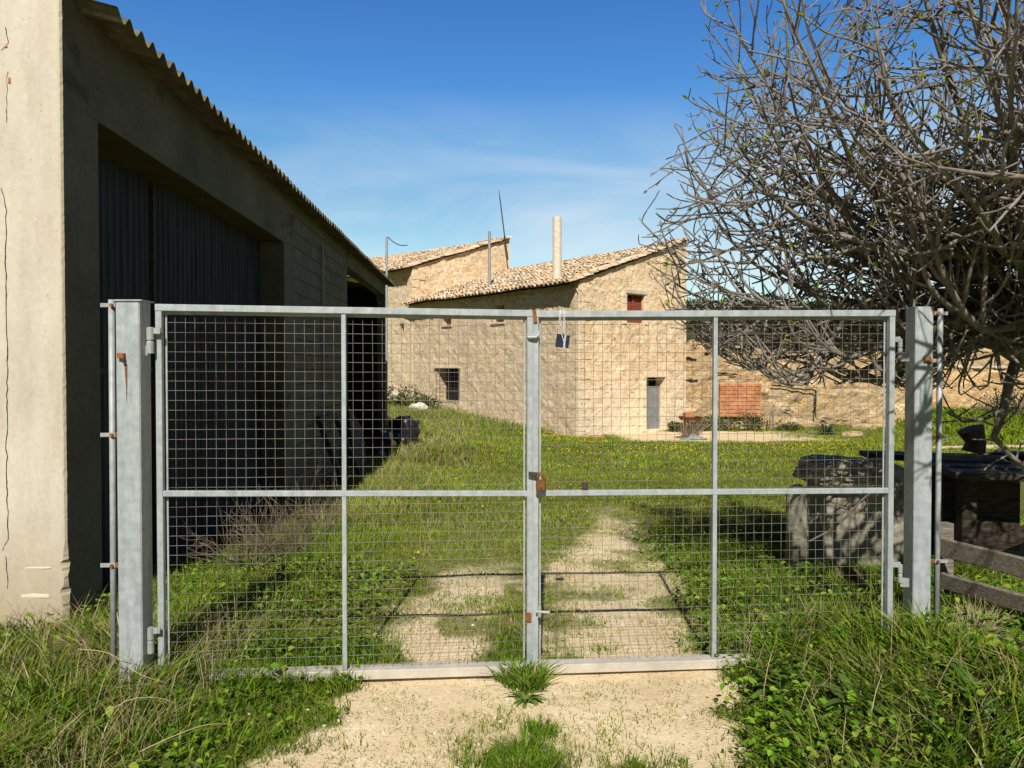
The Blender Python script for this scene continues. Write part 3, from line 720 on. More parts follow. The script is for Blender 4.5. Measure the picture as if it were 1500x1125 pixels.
TILE = [(0.690, 0.506, 0.322), (0.782, 0.609, 0.414), (0.598, 0.425, 0.265), (0.805, 0.655, 0.483), (0.529, 0.402, 0.287), (0.724, 0.506, 0.322), (0.644, 0.552, 0.425)]
def tile_roof(name, parent, O, a, g, L, W, ze, zr, ov=.28, verge=.06, pitch=.235, over_end=.1):
    """canal tile roof; eave along a starting at O, sloping up along g"""
    mb = MB(); mb.cc = TILE[0]; rise = (zr-ze)/W; sl = math.sqrt(1+rise*rise); step = .34
    nc = int((L+verge+over_end)/pitch); nr = int((W+ov)*sl/step)+1; up = V((g.x, g.y, rise)).normalized(); nrm = (a.cross(up)).normalized()
    if nrm.z < 0: nrm = -nrm
    def sg(s, t): return .05*noise.noise(V((s*.5, t*.6, 4)))+.05*noise.noise(V((s*.16, t*.2, 9)))
    for i in range(nc+1):
        for j in range(nr):
            if random.random() < .015: continue
            s = -verge+i*pitch+random.uniform(-.02, .02); t = -ov*sl+j*step+random.uniform(-.05, .05)*(j > 0)+random.uniform(-.03, .03)
            base = V((O.x, O.y, ze))+a*s+up*t; base += nrm*(sg(s, t)+random.uniform(-.008, .012))
            ln = min(.46, W*sl-t+.05)
            if ln < .15: continue
            sk = random.uniform(-.05, .05); ax = (up+a*sk+nrm*random.uniform(-.02, .02)).normalized()
            c = random.choice(TILE); k = random.uniform(.86, 1.14); mb.cc = tuple(x*k for x in c)
            if random.random() < .035: mb.cc = (.22, .18, .13)
            r0, r1 = .105, .085; vs = []; nseg = 5
            for (d, r, lift) in ((0, r0, .035), (ln, r1, 0.)):
                for q in range(nseg+1):
                    an = math.pi*q/nseg
                    vs.append(base+ax*d+a*(math.cos(an)*r)+nrm*(math.sin(an)*r*.85+lift))
            for q in range(nseg+1):
                an = math.pi*q/nseg; vs.append(base+a*(math.cos(an)*(r0-.016))+nrm*(math.sin(an)*(r0-.016)*.85+.033))
            for q in range(nseg+1):
                an = math.pi*q/nseg; vs.append(base+ax*.12+a*(math.cos(an)*(r0-.018))+nrm*(math.sin(an)*(r0-.018)*.85+.03))
            m6 = nseg+1
            fs = [(q, q+1, m6+q+1, m6+q) for q in range(nseg)]+[(q, 2*m6+q, 2*m6+q+1, q+1) for q in range(nseg)]+[(2*m6+q, 3*m6+q, 3*m6+q+1, 2*m6+q+1) for q in range(nseg)]
            mb.add(vs, fs)
    # pans and boards below
    mb.cc = (.10, .075, .05)
    def pt(s, t, h): q = V((O.x, O.y, ze))+a*s+up*t+nrm*h; return q
    s0, s1 = -verge, L+over_end; t0, t1 = -ov*sl+.06, W*sl
    for h in (.0, -.05):
        k = 16
        for i in range(k):
            for j in range(6):
                A, B = s0+(s1-s0)*i/k, s0+(s1-s0)*(i+1)/k; C_, D = t0+(t1-t0)*j/6, t0+(t1-t0)*(j+1)/6
                f = (lambda s, t: pt(s, t, h+sg(s, t)-.01)); mb.quad(f(A, C_), f(B, C_), f(B, D), f(A, D))
    mb.quad(pt(s0, t0, sg(s0, t0)-.01), pt(s0, t1, sg(s0, t1)-.01), pt(s0, t1, sg(s0, t1)-.06), pt(s0, t0, sg(s0, t0)-.06))
    # verge tiles laid along the gable edge
    t = -ov*.5
    while t < W*sl-.1:
        c = random.choice(TILE[1:5]); mb.cc = tuple(x*random.uniform(.9, 1.15) for x in c)
        b = pt(-verge+.07, t, .06+random.uniform(-.015, .015)); ln = .48
        vs = []
        for d, r in ((0, .12), (ln, .10)):
            for q in range(7): an = math.pi*q/6; vs.append(b+up*d+a*(math.cos(an)*r)+nrm*(math.sin(an)*r*.7))
        mb.add(vs, [(q, q+1, 7+q+1, 7+q) for q in range(6)]+[(0, 1, 2, 3, 4, 5, 6)]); t += .40
    return mb.build(name, M['tile'], parent)

a1 = V((-6.76, 8.9, 0)).normalized(); g1 = V((a1.y, -a1.x, 0))
C1 = V((98/F*26, 26, 0)); L1 = 11.2; W1 = 5.5
def ray_u(O, u, px):        # distance along u where the wall meets the sight line through px
    r = (px-750)/F; return (r*O.y-O.x)/(u.x-r*u.y)
def zat(O, u, s, py):
    q = V(O)+u*s; return P(750, py, q.y).z
def opening(O, u, x0, x1, y0, y1):
    s0, s1 = sorted((ray_u(O, u, x0), ray_u(O, u, x1))); m = (s0+s1)/2
    return (s0, s1, zat(O, u, m, y1), zat(O, u, m, y0))

def make_house():
    T = thing('stone_house', (C1.x, C1.y, -.6), 'ochre rubble stone house with tiled lean-to roof and tall pale chimney pipe', 'house')
    ze = zat(C1, a1, 0, 407)-.02; zr = zat(C1, g1, W1, 352)
    dark = []; mb = MB()
    w_up = opening(C1, g1, 918, 943, 432, 473); dr = opening(C1, g1, 947, 974, 553, 629)
    wall_panel(mb, C1, g1, -a1, W1, -1.1, lambda s: ze+(zr-ze)*s/W1-.03, [w_up, dr], back=dark)
    # right hand return wall
    Pr = C1+g1*W1
    wall_panel(mb, Pr, a1, g1, L1, -1.1, lambda s: zr-.03, [], step=.5)
    mb.build('gable_wall', M['rubble_gable'], T)
    mb = MB(); ops = [opening(C1, a1, 640, 673, 540, 587), opening(C1, a1, 722, 738, 446, 472), opening(C1, a1, 650, 661, 455, 476)]
    O2 = C1
    wall_panel(mb, O2, a1, -g1, L1, -1.1, lambda s: ze-.02, ops, back=dark, seed=5)
    mb.build('side_wall', M['rubble_grey'], T)
    for bk in dark: bk.build('interior', M['interior'], T)
    tile_roof('roof', T, C1, a1, g1, L1, W1, ze, zr, .54)
    # dressed corner stones, lintels, surrounds
    mb = MB(); mb2 = MB()
    z = -.7; k = 0
    while z < ze-.3:
        h = random.uniform(.28, .42); l1, l2 = ((.55, .3), (.3, .55))[k % 2]
        c = C1+g1*(l1/2-.012)-a1*.0; mb.beam(V((c.x, c.y, z+.01))+(-a1)*-.1, V((c.x, c.y, z+h-.01))+(-a1)*-.1, l1, .25, g1, .06); z += h; k += 1
    mb.build('quoin', M['rubble_gable'], T)
    um = (w_up[0]+w_up[1])/2; lw = MB(); c = C1+g1*um-a1*.0
    lw.beam(V((c.x, c.y, w_up[3]+.10))-g1*.55+a1*.05, V((c.x, c.y, w_up[3]+.10))+g1*.55+a1*.05, .26, .20, a1, .2); lw.build('window_lintel', M['pale_stone'], T)
    def inset(o_, O, u, n, d): return [V((*(V(O)+u*x-n*d).xy, z)) for x, z in ((o_[0], o_[2]), (o_[1], o_[2]), (o_[1], o_[3]), (o_[0], o_[3]))]
    # red shuttered window
    q = inset(w_up, C1, g1, -a1, .14); fr = MB(); m_ = (q[0]+q[1])/2; mt = (q[3]+q[2])/2
    for A, B in ((q[0], q[3]), (q[1], q[2]), (m_, mt)): fr.beam(A, B, .09, .06, g1)
    for A, B in ((q[0], q[1]), (q[3], q[2])): fr.beam(A, B, .08, .06, V((0, 0, 1)))
    w = fr.build('window_frame', M['red_shutter'], T)
    for A, B, C_, D in ((q[0], m_, mt, q[3]), (m_, q[1], q[2], mt)):
        sh = MB(); n = 9
        for i in range(n):
            z = A.z+.07+(D.z-A.z-.12)*i/n; sh.beam(V((A.x, A.y, z))+g1*.05+a1*.03, V((B.x, B.y, z))-g1*.05+a1*.03, .025, .09, a1)
        sh.build('shutter', M['red_shutter'], w)
    for o_, nm in ((w_up, 'window_surround'), (dr, 'door_surround')):
        for u0 in (o_[0]-.13, o_[1]+.13):
            sb = MB(); z = o_[2]-.05
            while z < o_[3]-.05:
                h = random.uniform(.22, .42); h = min(h, o_[3]+.02-z); wd = random.uniform(.20, .26); c = C1+g1*u0
                sb.beam(V((c.x, c.y, z+.006))+a1*.03, V((c.x, c.y, z+h-.006))+a1*.03, wd, .12+random.uniform(0, .03), g1, .12); z += h
            sb.build(nm, M['jamb_stone'], T)
        if nm == 'door_surround':
            sb = MB(); c = C1+g1*((o_[0]+o_[1])/2); sb.beam(V((c.x, c.y, o_[3]+.13))-g1*.62+a1*.02, V((c.x, c.y, o_[3]+.13))+g1*.62+a1*.02, .14, .24, a1, .1); sb.build('door_lintel', M['jamb_stone'], T)
    # grey sheet door
    q = inset(dr, C1, g1, -a1, .26); db = MB(); hd = .80
    n = 6
    for i in range(n):
        A = q[0].lerp(q[1], (i+.5)/n); db.beam(A, A+V((0, 0, (q[3].z-q[0].z)*hd)), (q[1]-q[0]).length/n-.012, .03, g1, .15)
    d = db.build('door', M['grey_door'], T)
    hb = MB(); A = q[0].lerp(q[1], .12)+V((0, 0, 1.0)); hb.beam(A-a1*.03, A-a1*.03+V((0, 0, .14)), .03, .03, g1); hb.build('handle', M['dark_metal'], d)
    ft = MB(); ft.beam(q[0]+V((0, 0, (q[3].z-q[0].z)*hd+.03)), q[1]+V((0, 0, (q[3].z-q[0].z)*hd+.03)), .05, .06, a1); ft.build('transom', M['old_wood'], T)
    # barred window on the long wall
    q = inset(ops[0], C1, a1, -g1, -.05); gr = MB()
    for i in range(7): A = q[0].lerp(q[1], i/6); B = q[3].lerp(q[2], i/6); gr.tube([A, B], .0075, 5)
    for i in range(9): A = q[0].lerp(q[3], i/8); B = q[1].lerp(q[2], i/8); gr.tube([A, B], .0075, 5)
    g_ = gr.build('window_grille', M['dark_metal'], T)
    li = MB(); li.beam(q[3]-a1*.08+V((0, 0, .04)), q[2]+a1*.12+V((0, 0, .04)), .10, .07, g1, .2); li.build('window_lintel', M['pale_stone'], T)
    # small windows with pale render round them
    for o_ in ops[1:]:
        s = MB(); q = inset(o_, C1, a1, -g1, .02)
        for A, B in ((q[0], q[1]),): s.beam(A-a1*.1-V((0, 0, .05)), B+a1*.1-V((0, 0, .05)), .18, .08, g1, .2)
        s.build('window_sill', M['pale_stone'], T)
        b = MB()
        for i in (1, 2): A = q[0].lerp(q[1], i/3); B = q[3].lerp(q[2], i/3); b.tube([A-g1*-.1, B-g1*-.1], .013, 5)
        b.build('window_bar', M['rust'], T)
    # chimney pipe, thin flue
    ch = P(816, 402, 27.6); m = MB(); ht = P(816, 318, 27.6).z-ch.z
    m.tube([ch+V((0, 0, -.5+(ht+.5)*k/8)) for k in range(9)], .158, 24); m.build('chimney', M['cement_pipe'], T)
    fl = P(717, 412, 31.6); m = MB(); m.tube([fl-V((0, 0, .3)), P(717, 339, 31.6)], .06, 10); m.build('flue_pipe', M['zinc_dull'], T)
    # electric cable along the eave and down the corner
    m = MB(); n_ = -g1
    pts = [C1+a1*s+n_*.06+V((0, 0, ze-.32-.15*math.sin(s/3.2*3.14))) for s in (3.2, 2.6, 2, 1.4, .8, .25, .08)]
    m.tube(pts+[C1+n_*.04-a1*.04+V((0, 0, z)) for z in (ze-.5, 2.2, .4)], .014, 5); m.build('cable', M['string'], T)
    return ze, zr
ze1, zr1 = make_house()

a2 = V((-.74, .672, 0)).normalized(); g2 = g1
C2 = C1+a1*L1; W2 = 5.5
def make_barn():
    T = thing('tall_stone_house', (C2.x, C2.y, 0), 'taller ochre stone house behind, its lean-to roof above the lower one', 'house')
    ze = zat(C2, g2, 0, 389); zr = zat(C2, g2, W2, 349); L = 12.
    mb = MB(); n = -a1
    wall_panel(mb, C2+n*-.02, g2, n, W2, -.6, lambda s: ze+(zr-ze)*s/W2-.04, [], seed=11)
    Pr = C2+g2*W2; wall_panel(mb, Pr, a2, g2, L, -.6, lambda s: zr-.04, [], step=.6)
    mb.build('gable_wall', M['rubble_gable'], T)
    n2 = V((-a2.y, a2.x, 0)); n2 = n2 if n2.y < 0 else -n2
    mb = MB(); dk = []; op = opening(C2, a2, 585, 592, 474, 490)
    wall_panel(mb, C2, a2, n2, L, -.8, lambda s: ze-.04, [op], seed=17, back=dk)
    mb.build('side_wall', M['rubble_grey'], T); dk[0].build('interior', M['interior'], T)
    tile_roof('roof', T, C2, a2, g2, L, W2, ze, zr, .6, .05, .27)
    m = MB(); z = .2; k = 0
    while z < ze-.3:
        h = random.uniform(.3, .5); l = (.7, .4)[k % 2]; c = C2+g2*(l/2-.02)+a1*.1
        m.beam(V((c.x, c.y, z+.01)), V((c.x, c.y, z+h-.01)), l, .27, g2, .06); z += h; k += 1
    m.build('quoin', M['rubble_gable'], T)
    # leaning aerial rod fixed to the gable
    m = MB(); m.tube([P(744, 381, 37.6), P(739, 345, 37.4), P(732, 288, 37.2)], [.036, .03, .026], 6); m.tube([P(732, 288, 37.2), P(730.5, 277, 37.2)], [.02, .008], 5)
    m.build('aerial_rod', M['dark_metal'], T)
make_barn()

# service mast with a wire, behind the warehouse corner
T = thing('service_mast', P(566, 640, 23), 'thin pale mast with a short hanging wire beyond the warehouse corner', 'mast')
m = MB(); m.tube([P(566, 640, 23), P(566.5, 347, 23)], .035, 8); m.build('pole', M['zinc_bright'], T)
m = MB(); A, B = P(568, 347, 23), P(597, 359, 23); m.tube([A.lerp(B, i/8)-V((0, 0, .1*math.sin(i/8*3.14))) for i in range(9)], .014, 5); m.build('wire', M['dark_metal'], T)

# ------------------------------------------------------------------ ruined wall and field wall
def make_ruin():
    O = V((6.70, 29.6, 0)); u = V((1, .03, 0)).normalized(); n = V((u.y, -u.x, 0)); L = 8.9
    T = thing('ruined_wall', (O.x+4, O.y, -.6), 'crumbling rubble wall beside the stone house with a patch of red brick', 'wall')
    def top(s):
        b = 2.30+.55*math.exp(-((s-.4)/.55)**2)+.25*math.exp(-((s-2.5)/1.)**2)+.12*noise.noise(V((s*2.7, 1, 0)))+.10*noise.noise(V((s*7, 2, 0)))
        return b
    mb = MB(); wall_panel(mb, O, u, n, L, -1.2, top, [], step=.13, amp=.08, seed=23)
    ss = np.linspace(0, L, 70); back = MB()
    for s0, s1 in zip(ss[:-1], ss[1:]):
        A, B = O+u*s0, O+u*s1; za, zb = top(s0), top(s1)
        mb.quad(V((A.x, A.y, za)), V((B.x, B.y, zb)), V((B.x, B.y+.55, zb-.04)), V((A.x, A.y+.55, za-.04)))
        mb.quad(V((A.x, A.y+.55, -1)), V((B.x, B.y+.55, -1)), V((B.x, B.y+.55, zb-.04)), V((A.x, A.y+.55, za-.04)))
    R_ = O+u*L; mb.quad(R_+V((0, 0, -1.2)), R_+V((0, .55, -1.2)), R_+V((0, .55, top(L))), R_+V((0, 0, top(L))))
    mb.build('wall', M['rubble_ruin'], T)
    cp = MB(); s = .1
    while s < L-.2:
        l = random.uniform(.25, .8)
        if random.random() < .8: c = O+u*(s+l/2)+V((0, .2+random.uniform(-.12, .06), top(s+l/2)+.04)); cp.rock(c, (l*.55, random.uniform(.28, .4), random.uniform(.06, .14)), int(s*10), .25, 2, .5)
        s += l*random.uniform(.8, 1.5)
    cp.build('coping_stones', M['rubble_ruin'], T)
    # dark gaps under fallen courses and the fissure
    ck = MB()
    def slot(x0, y0, x1, y1, h):
        A, B = P(x0, y0, 29.57), P(x1, y1, 29.57); k = 8
        pts = [A.lerp(B, i/k)+V((0, 0, random.uniform(-.03, .03))) for i in range(k+1)]
        ck.tube(pts, [h*random.uniform(.4, 1.2) for _ in pts], 6)
    slot(1130, 565, 1195, 572, .035); slot(1195, 572, 1194, 612, .03); slot(1000, 556, 1022, 558, .05); slot(995, 521, 1020, 527, .05)
    slot(1050, 546, 1080, 549, .03); slot(1150, 600, 1162, 604, .025); slot(1205, 612, 1240, 617, .025)
    ck.build('fissure', M['interior'], T)
    bk = MB(); q0 = P(1054, 611, 29.5); q1 = P(1114, 561, 29.5); w = q1.x-q0.x; h = q1.z-q0.z; nr = 9; bh = h/nr
    for r in range(nr):
        x = q0.x-(.17 if r % 2 else 0)
        while x < q1.x:
            a = max(x, q0.x); b = min(x+.31, q1.x+random.uniform(0, .05))
            if b-a > .05: bk.beam(V((a, 29.53+random.uniform(-.01, .01), q0.z+(r+.5)*bh)), V((b, 29.53+random.uniform(-.01, .01), q0.z+(r+.5)*bh)), .12, bh*.82, V((0, 1, 0)), .06)
            x += .33
    bk.build('brick_infill', M['brick'], T)
    mo = MB(); mo.quad(V((q0.x, 29.505, q0.z)), V((q1.x, 29.505, q0.z)), V((q1.x, 29.505, q1.z)), V((q0.x, 29.505, q1.z))); mo.build('mortar', M['pale_stone'], T)
    # pair of slim stakes leaning on it
make_ruin()
T = thing('stake', P(1129, 634, 29.0), 'pair of slim grey stakes leaning on the ruined wall right of the bricks', 'stake')
for x in (1128, 1132):
    m = MB(); m.tube([P(x, 634, 28.9), P(x+1, 601, 29.25)], .03, 6); m.build('pole', M['old_wood'], T)

def make_field_wall():
    O = V((15.4, 38.5, 0)); u = V((1, .10, 0)).normalized(); n = V((u.y, -u.x, 0)); L = 36
    T = thing('field_wall', (O.x+8, O.y, -.4), 'long low orange stone wall at far right under the fig tree', 'wall')
    top = lambda s: 1.72+.10*noise.noise(V((s*1.6, 5, 0)))+.08*noise.noise(V((s*5, 3, 0)))
    mb = MB(); wall_panel(mb, O, u, n, L, -1., top, [], step=.3, amp=.09, seed=31)
    for s in np.arange(0, L, .5):
        A, B = O+u*s, O+u*(s+.5); mb.quad(V((A.x, A.y, top(s))), V((B.x, B.y, top(s+.5))), V((B.x, B.y+.5, top(s+.5))), V((A.x, A.y+.5, top(s))))
    mb.build('wall', M['rubble_far'], T)
    cp = MB(); s = 0
    while s < L:
        l = random.uniform(.4, 1.3); c = O+u*(s+l/2)+V((0, .2, top(s+l/2)+.06)); cp.rock(c, (l*.52, .38, random.uniform(.07, .13)), int(s*7)+3, .2, 2, .5); s += l*random.uniform(.95, 1.3)
    cp.build('coping_stones', M['pale_stone'], T)
make_field_wall()
def make_terrace():
    O = V((14., 50, 0)); u = V((1, 0, 0)); n = V((0, -1, 0)); L = 44
    T = thing('terrace_wall', (O.x+10, O.y, 0), 'ochre terrace wall on the slope behind, glimpsed above the ruined wall', 'wall')
    top = lambda s: 2.9+.5*noise.noise(V((s*.5, 15, 0)))+.25*noise.noise(V((s*2, 13, 0)))
    mb = MB(); wall_panel(mb, O, u, n, L, -1., top, [], step=.45, amp=.15, seed=37)
    for s in np.arange(0, L, .5):
        A, B = O+u*s, O+u*(s+.5); mb.quad(V((A.x, A.y, top(s))), V((B.x, B.y, top(s+.5))), V((B.x, B.y+2.5, top(s+.5))), V((A.x, A.y+2.5, top(s))))
    mb.build('wall', M['rubble_ruin'], T)
make_terrace()

# scrub on the hill: one mass
def make_scrub():
    cs, rs, ns = [], [], []
    for i in range(1500):
        y = random.uniform(55, 178); x = random.uniform(-20, 190)*y/170+10
        if fbm(x*.06, y*.06, 201) < .40: continue
        r = random.uniform(.7, 1.9)*(1+y/260); cs.append((x, y, float(hill_z(x, y))+r*.35)); rs.append((r*1.2, r, r*.75)); ns.append(70)
    o = leaf_cloud(cs, rs, ns, .36, [(.036, .044, .016), (.055, .06, .022), (.025, .034, .012), (.085, .075, .034)], 'scrub'); tag(o, 'dark olive scrub covering the distant hillside', 'scrub', kind='stuff')
make_scrub()

# ------------------------------------------------------------------ gate
HL = (P(230, 600, 3.97).x, 3.97); HC = (P(780, 600, 4.17).x, 4.17); HR = (P(1308, 600, 4.33).x, 4.33)
def make_leaf(A, B, zt0, zt1, zm0, zm1, pmid, label, inner):
    """A,B = outer bottom corners (x,y); frame in the vertical plane between them"""
    A = V((A[0], A[1], 0)); B = V((B[0], B[1], 0)); d = (B-A).normalized(); n = V((d.y, -d.x, 0)); L = (B-A).length
    T = thing('gate_leaf', A.lerp(B, .5)+V((0, 0, .06)), label, 'gate', 'steel gate leaves')
    def at(s, z, off=0): q = A+d*s+n*off; return V((q.x, q.y, z))
    zt = lambda s: zt0+(zt1-zt0)*s/L
    zm = lambda s: zm0+(zm1-zm0)*s/L
    w = .0315; zb = .072
    fr = MB(); fr.beam(at(0, zt(0)+.004), at(L, zt(L)+.004), .040, .036, n); fr.build('top_rail', M['galvanised'], T)
    lp = MB(); lp.beam(at(w, zt(0)-.022, -.014), at(L-w, zt(L)-.022, -.014), .006, .016, n); lp.build('rail_lip', M['zinc_dull'], T)
    for s in (w/2, L-w/2):
        m = MB(); m.beam(at(s, zb), at(s, zt(s)-.0145), w, .036, d); m.build('stile', M['galvanised'], T)
    m = MB(); m.beam(at(w, zm(0)), at(L-w, zm(L)), .03, .030, n); m.build('middle_rail', M['galvanised'], T)
    sm = (P(pmid, 600, 4.1).x/4.1); s_ = (sm*A.y-A.x)/(d.x-sm*d.y)
    m = MB(); m.beam(at(s_, zm(s_)+.0155), at(s_, zt(s_)-.0145), .0235, .028, d); m.build('mullion', M['galvanised'], T)
    m = MB(); m.beam(at(s_, zb), at(s_, zm(s_)-.0155), .0235, .028, d); m.build('mullion', M['galvanised'], T)
    # welded wire mesh behind the frame
    m = MB(); sp = .0507; r = .0012; off = -.021
    s = .035
    while s < L-.02:
        j = random.uniform(-.002, .002); top = zt(s)-.035
        pts = [at(s+j+.0015*noise.noise(V((s*9, k*1.3, 2)))*2, zb-.004+(top-zb)*k/6, off) for k in range(7)]
        m.tube(pts, r, 5, False); s += sp
    z = zb+.02
    while z < zt0-.04:
        pts = [at(.012+(L-.024)*k/10, z+(zt1-zt0)*(k/10)*.5+.0015*noise.noise(V((k*.9, z*8, 7)))*2, off-.0045) for k in range(11)]
        m.tube(pts, r, 5, False); z += sp
    m.build('wire_mesh', M['wire'], T)
    # flat edging strip welded along the inside of the stiles
    for s in (w+.012, L-w-.012):
        m = MB(); m.beam(at(s, zb, -.018), at(s, zt(s)-.03, -.018), .009, .004, d, .2); m.build('edge_strip', M['zinc_bright'], T)
    return T, at, L
TL, atL, LL = make_leaf(HL, HC, 1.988, 1.972, 1.030, 1.000, 504, 'left leaf of the galvanised wire mesh gate, hinged to the post by the warehouse', 1)
TR, atR, LR = make_leaf(HC, HR, 1.968, 1.985, 1.000, .990, 1047, 'right leaf of the galvanised wire mesh gate, with the blue plate hanging on it', 0)
# hinges (parts of the left leaf and right leaf)
def hinge(T, p, r=.019, h=.13, side=-1, mat='zinc_dull'):
    m = MB(); p = V(p)
    m.tube([p+V((0, 0, .004)), p+V((0, 0, h/2)), p+V((0, 0, h/2+.004))], [r, r, r*.6], 14); m.tube([p-V((0, 0, h/2)), p-V((0, 0, .006)), p], [r, r, r*.7], 14)
    m.beam(p+V((.0, 0, .05)), p+V((.05*-side, .004, .05)), .03, .012, V((0, 0, 1))); m.beam(p+V((0, 0, -.05)), p+V((.045*side, -.01, -.05)), .05, .012, V((0, 0, 1)))
    m.build('hinge', M[mat], T)
hinge(TL, P(219, 499, 3.925)+V((.004, 0, 0)), .019, .13, -1, 'zinc_bright'); hinge(TL, P(219, 938, 3.925)+V((.004, 0, 0)), .019, .13, -1, 'zinc_bright'); hinge(TR, P(1318.5, 510, 4.35), .013, .10, 1); hinge(TR, P(1318.5, 840, 4.35), .013, .10, 1)
# rusty gusset, latch plate, drop bolt on the leaves
m = MB(); m.beam(P(782.5, 454, 4.145), P(784.5, 472, 4.145), .020, .006, V((1, 0, 0))); m.build('rusty_gusset', M['rust'], TR)
m = MB(); q = P(780, 494, 4.135); m.tube([q+V((-.022, 0, 0)), q+V((.02, -.006, 0)), q+V((.032, 0, .012)), q+V((.033, .02, .03))], .008, 8); m.beam(q+V((-.028, .002, .012)), q+V((.022, .002, .012)), .006, .03, V((0, 1, 0)), .2); m.build('keeper', M['galvanised'], TL)
m = MB(); q = P(774, 904, 4.14); m.beam(q+V((-.016, .0, 0)), q+V((.016, 0, 0)), .012, .045, V((0, 1, 0)), .1); m.build('bolt_plate', M['rust'], TL)
m = MB(); q = P(785, 896, 4.13); m.tube([q, q+V((.075, -.012, 0))], .008, 8); m.tube([q+V((.02, 0, -.03)), q+V((.02, 0, .03))], .01, 8); m.build('bolt', M['zinc_dull'], TR)
m = MB(); q = P(779, 694, 4.125); m.beam(q+V((-.018, 0, .002)), q+V((.045, -.004, -.004)), .012, .02, V((0, 1, 0)), .2); m.build('hasp', M['dark_metal'], TL)

# padlock at the middle
def padlock(name, p, s, label, mat, tilt=.1):
    p = V(p); T = thing(name, p, label, 'padlock')
    m = MB(); k = 12
    pts = [p+V((math.cos(math.pi*i/k)*.016*s, 0, .012*s+math.sin(math.pi*i/k)*.02*s)) for i in range(k+1)]
    m.tube([pts[0]-V((0, 0, .016*s))]+pts+[pts[-1]-V((0, 0, .016*s))], .0045*s, 8); m.build('shackle', M['rust'], T, True)
    m = MB(); m.beam(p-V((tilt*.01, 0, .046*s)), p, .046*s, .022*s, V((1, 0, 0)), .3); b = m.build('body', M[mat], T)
    m = MB(); m.tube([p+V((0, -.0112*s, -.038*s)), p+V((0, -.0125*s, -.038*s))], .005*s, 8); m.build('keyhole', M['dark_metal'], b)
padlock('padlock', P(792.5, 703, 4.105), 1.15, 'brown rusty padlock closing the two gate leaves at the middle', 'brass_rust')
padlock('padlock', P(857, 708, 4.185), .75, 'small dark padlock hanging on the wire mesh just right of the middle', 'dark_metal')

# blue plate on a string
pc = P(824, 500, 4.14)
T = thing('hanging_plate', pc, 'small dark blue square plate hung with white string from the gate top rail', 'plate')
m = MB(); m.beam(pc+V((-.035, 0, .006)), pc+V((.036, 0, -.004)), .006, .07, V((0, 1, 0)), .1); m.build('plate', M['blue_plate'], T)
m = MB(); tp = P(824, 461, 4.145)
for dx0, dx1, z1 in ((-.012, -.008, .0), (.002, .004, .0), (.010, .012, .0)): m.tube([tp+V((dx0, -.01, .03)), tp+V((dx0, -.026, 0)), tp.lerp(pc, .5)+V((dx1, -.02, 0)), pc+V((dx1, -.005, .036))], .0018, 5)
m.tube([pc+V((-.004, -.005, .036)), pc+V((.006, -.006, 0)), pc+V((.014, -.005, -.036))], .002, 5); m.tube([pc+V((.014, -.005, .034)), pc+V((.008, -.006, 0)), pc+V((.004, -.005, -.036))], .002, 5); m.tube([pc+V((.018, -.005, .034)), pc+V((.010, -.006, -.036))], .002, 5)
m.tube([tp+V((-.014, -.02, .025)), tp+V((-.02, -.03, -.04)), tp+V((.004, -.03, -.09)), tp+V((.01, -.03, -.05))], .0016, 5)
m.build('string', M['string'], T)

# posts
def make_post(x0, x1, Y, ztop, label, cap, bolt, d=.122):
    A = P(x0, 600, Y).x; B = P(x1, 600, Y).x; w = B-A; c = V(((A+B)/2, Y+d/2, 0)); z0 = float(gz(c.x, c.y))-.1
    T = thing('gate_post', (c.x, c.y, 0), label, 'gate post', 'steel gate posts')
    m = MB(); m.beam(V((c.x, c.y, z0)), V((c.x, c.y, ztop)), w, d, V((1, 0, 0)), .05); m.build('post', M['galvanised'], T)
    if cap: m = MB(); m.box(V((c.x+.004, c.y, ztop+.004)), w+.022, d+.016, .007); m.build('cap', M['zinc_bright'], T)
    b = P(*bolt, Y-.001); m = MB(); m.box(b+V((0, -.01, 0)), .034, .02, .026); m.build('bolt_bracket', M['rust'], T)
    m = MB(); m.tube([b+V((.012, -.012, -.012)), b+V((.014, -.014, -.035))], .008, 8); m.build('bolt', M['dark_metal'], T)
    return T
TP = make_post(170, 205.5, 3.86, P(0, 441, 3.86).z, 'galvanised square gate post at left, with a cap plate and a rust streak', True, (179, 521))
m = MB(); b = P(184, 534, 3.858); m.add([b+V((-.006, 0, 0)), b+V((.008, 0, 0)), b+V((.007, 0, -.10)), b+V((.003, 0, -.20)), b+V((0, 0, -.10))], [(0, 1, 2, 4), (4, 2, 3)]); m.build('rust_streak', M['brass_rust'], TP)
make_post(1340, 1366.5, 4.42, P(0, 449, 4.42).z, 'galvanised square gate post at right, crossed by branch shadows', False, (1357, 525), .118)
# slim side tubes with clips
def make_side(px, Y, y0, label, clips, sgn):
    p = P(px, 600, Y); zt = P(px, y0, Y).z
    T = thing('fence_tube', (p.x, p.y, 0), label, 'fence tube', 'slim fence tubes beside the posts')
    m = MB(); m.tube([V((p.x, p.y, -.1)), V((p.x+.004, p.y, 1.0)), V((p.x+.006, p.y, zt))], .0155, 10); m.build('tube', M['zinc_bright'], T, True)
    for y in clips:
        q = P(px, y, Y-.012); m = MB()
        m.beam(q+V((sgn*-.04, 0, 0)), q+V((sgn*.02, 0, 0)), .006, .02, V((0, 1, 0)), .1); m.box(q+V((sgn*-.046, 0, 0)), .016, .008, .02); m.build('clip', M['zinc_bright'], T)
        m = MB(); m.beam(q+V((sgn*.018, .003, 0)), q+V((sgn*.046, .008, 0)), .008, .026, V((0, 1, 0)), .1); m.tube([q+V((sgn*.006, -.006, 0)), q+V((sgn*.006, -.016, 0))], .009, 6); m.build('clip_bolt', M['rust'], T)
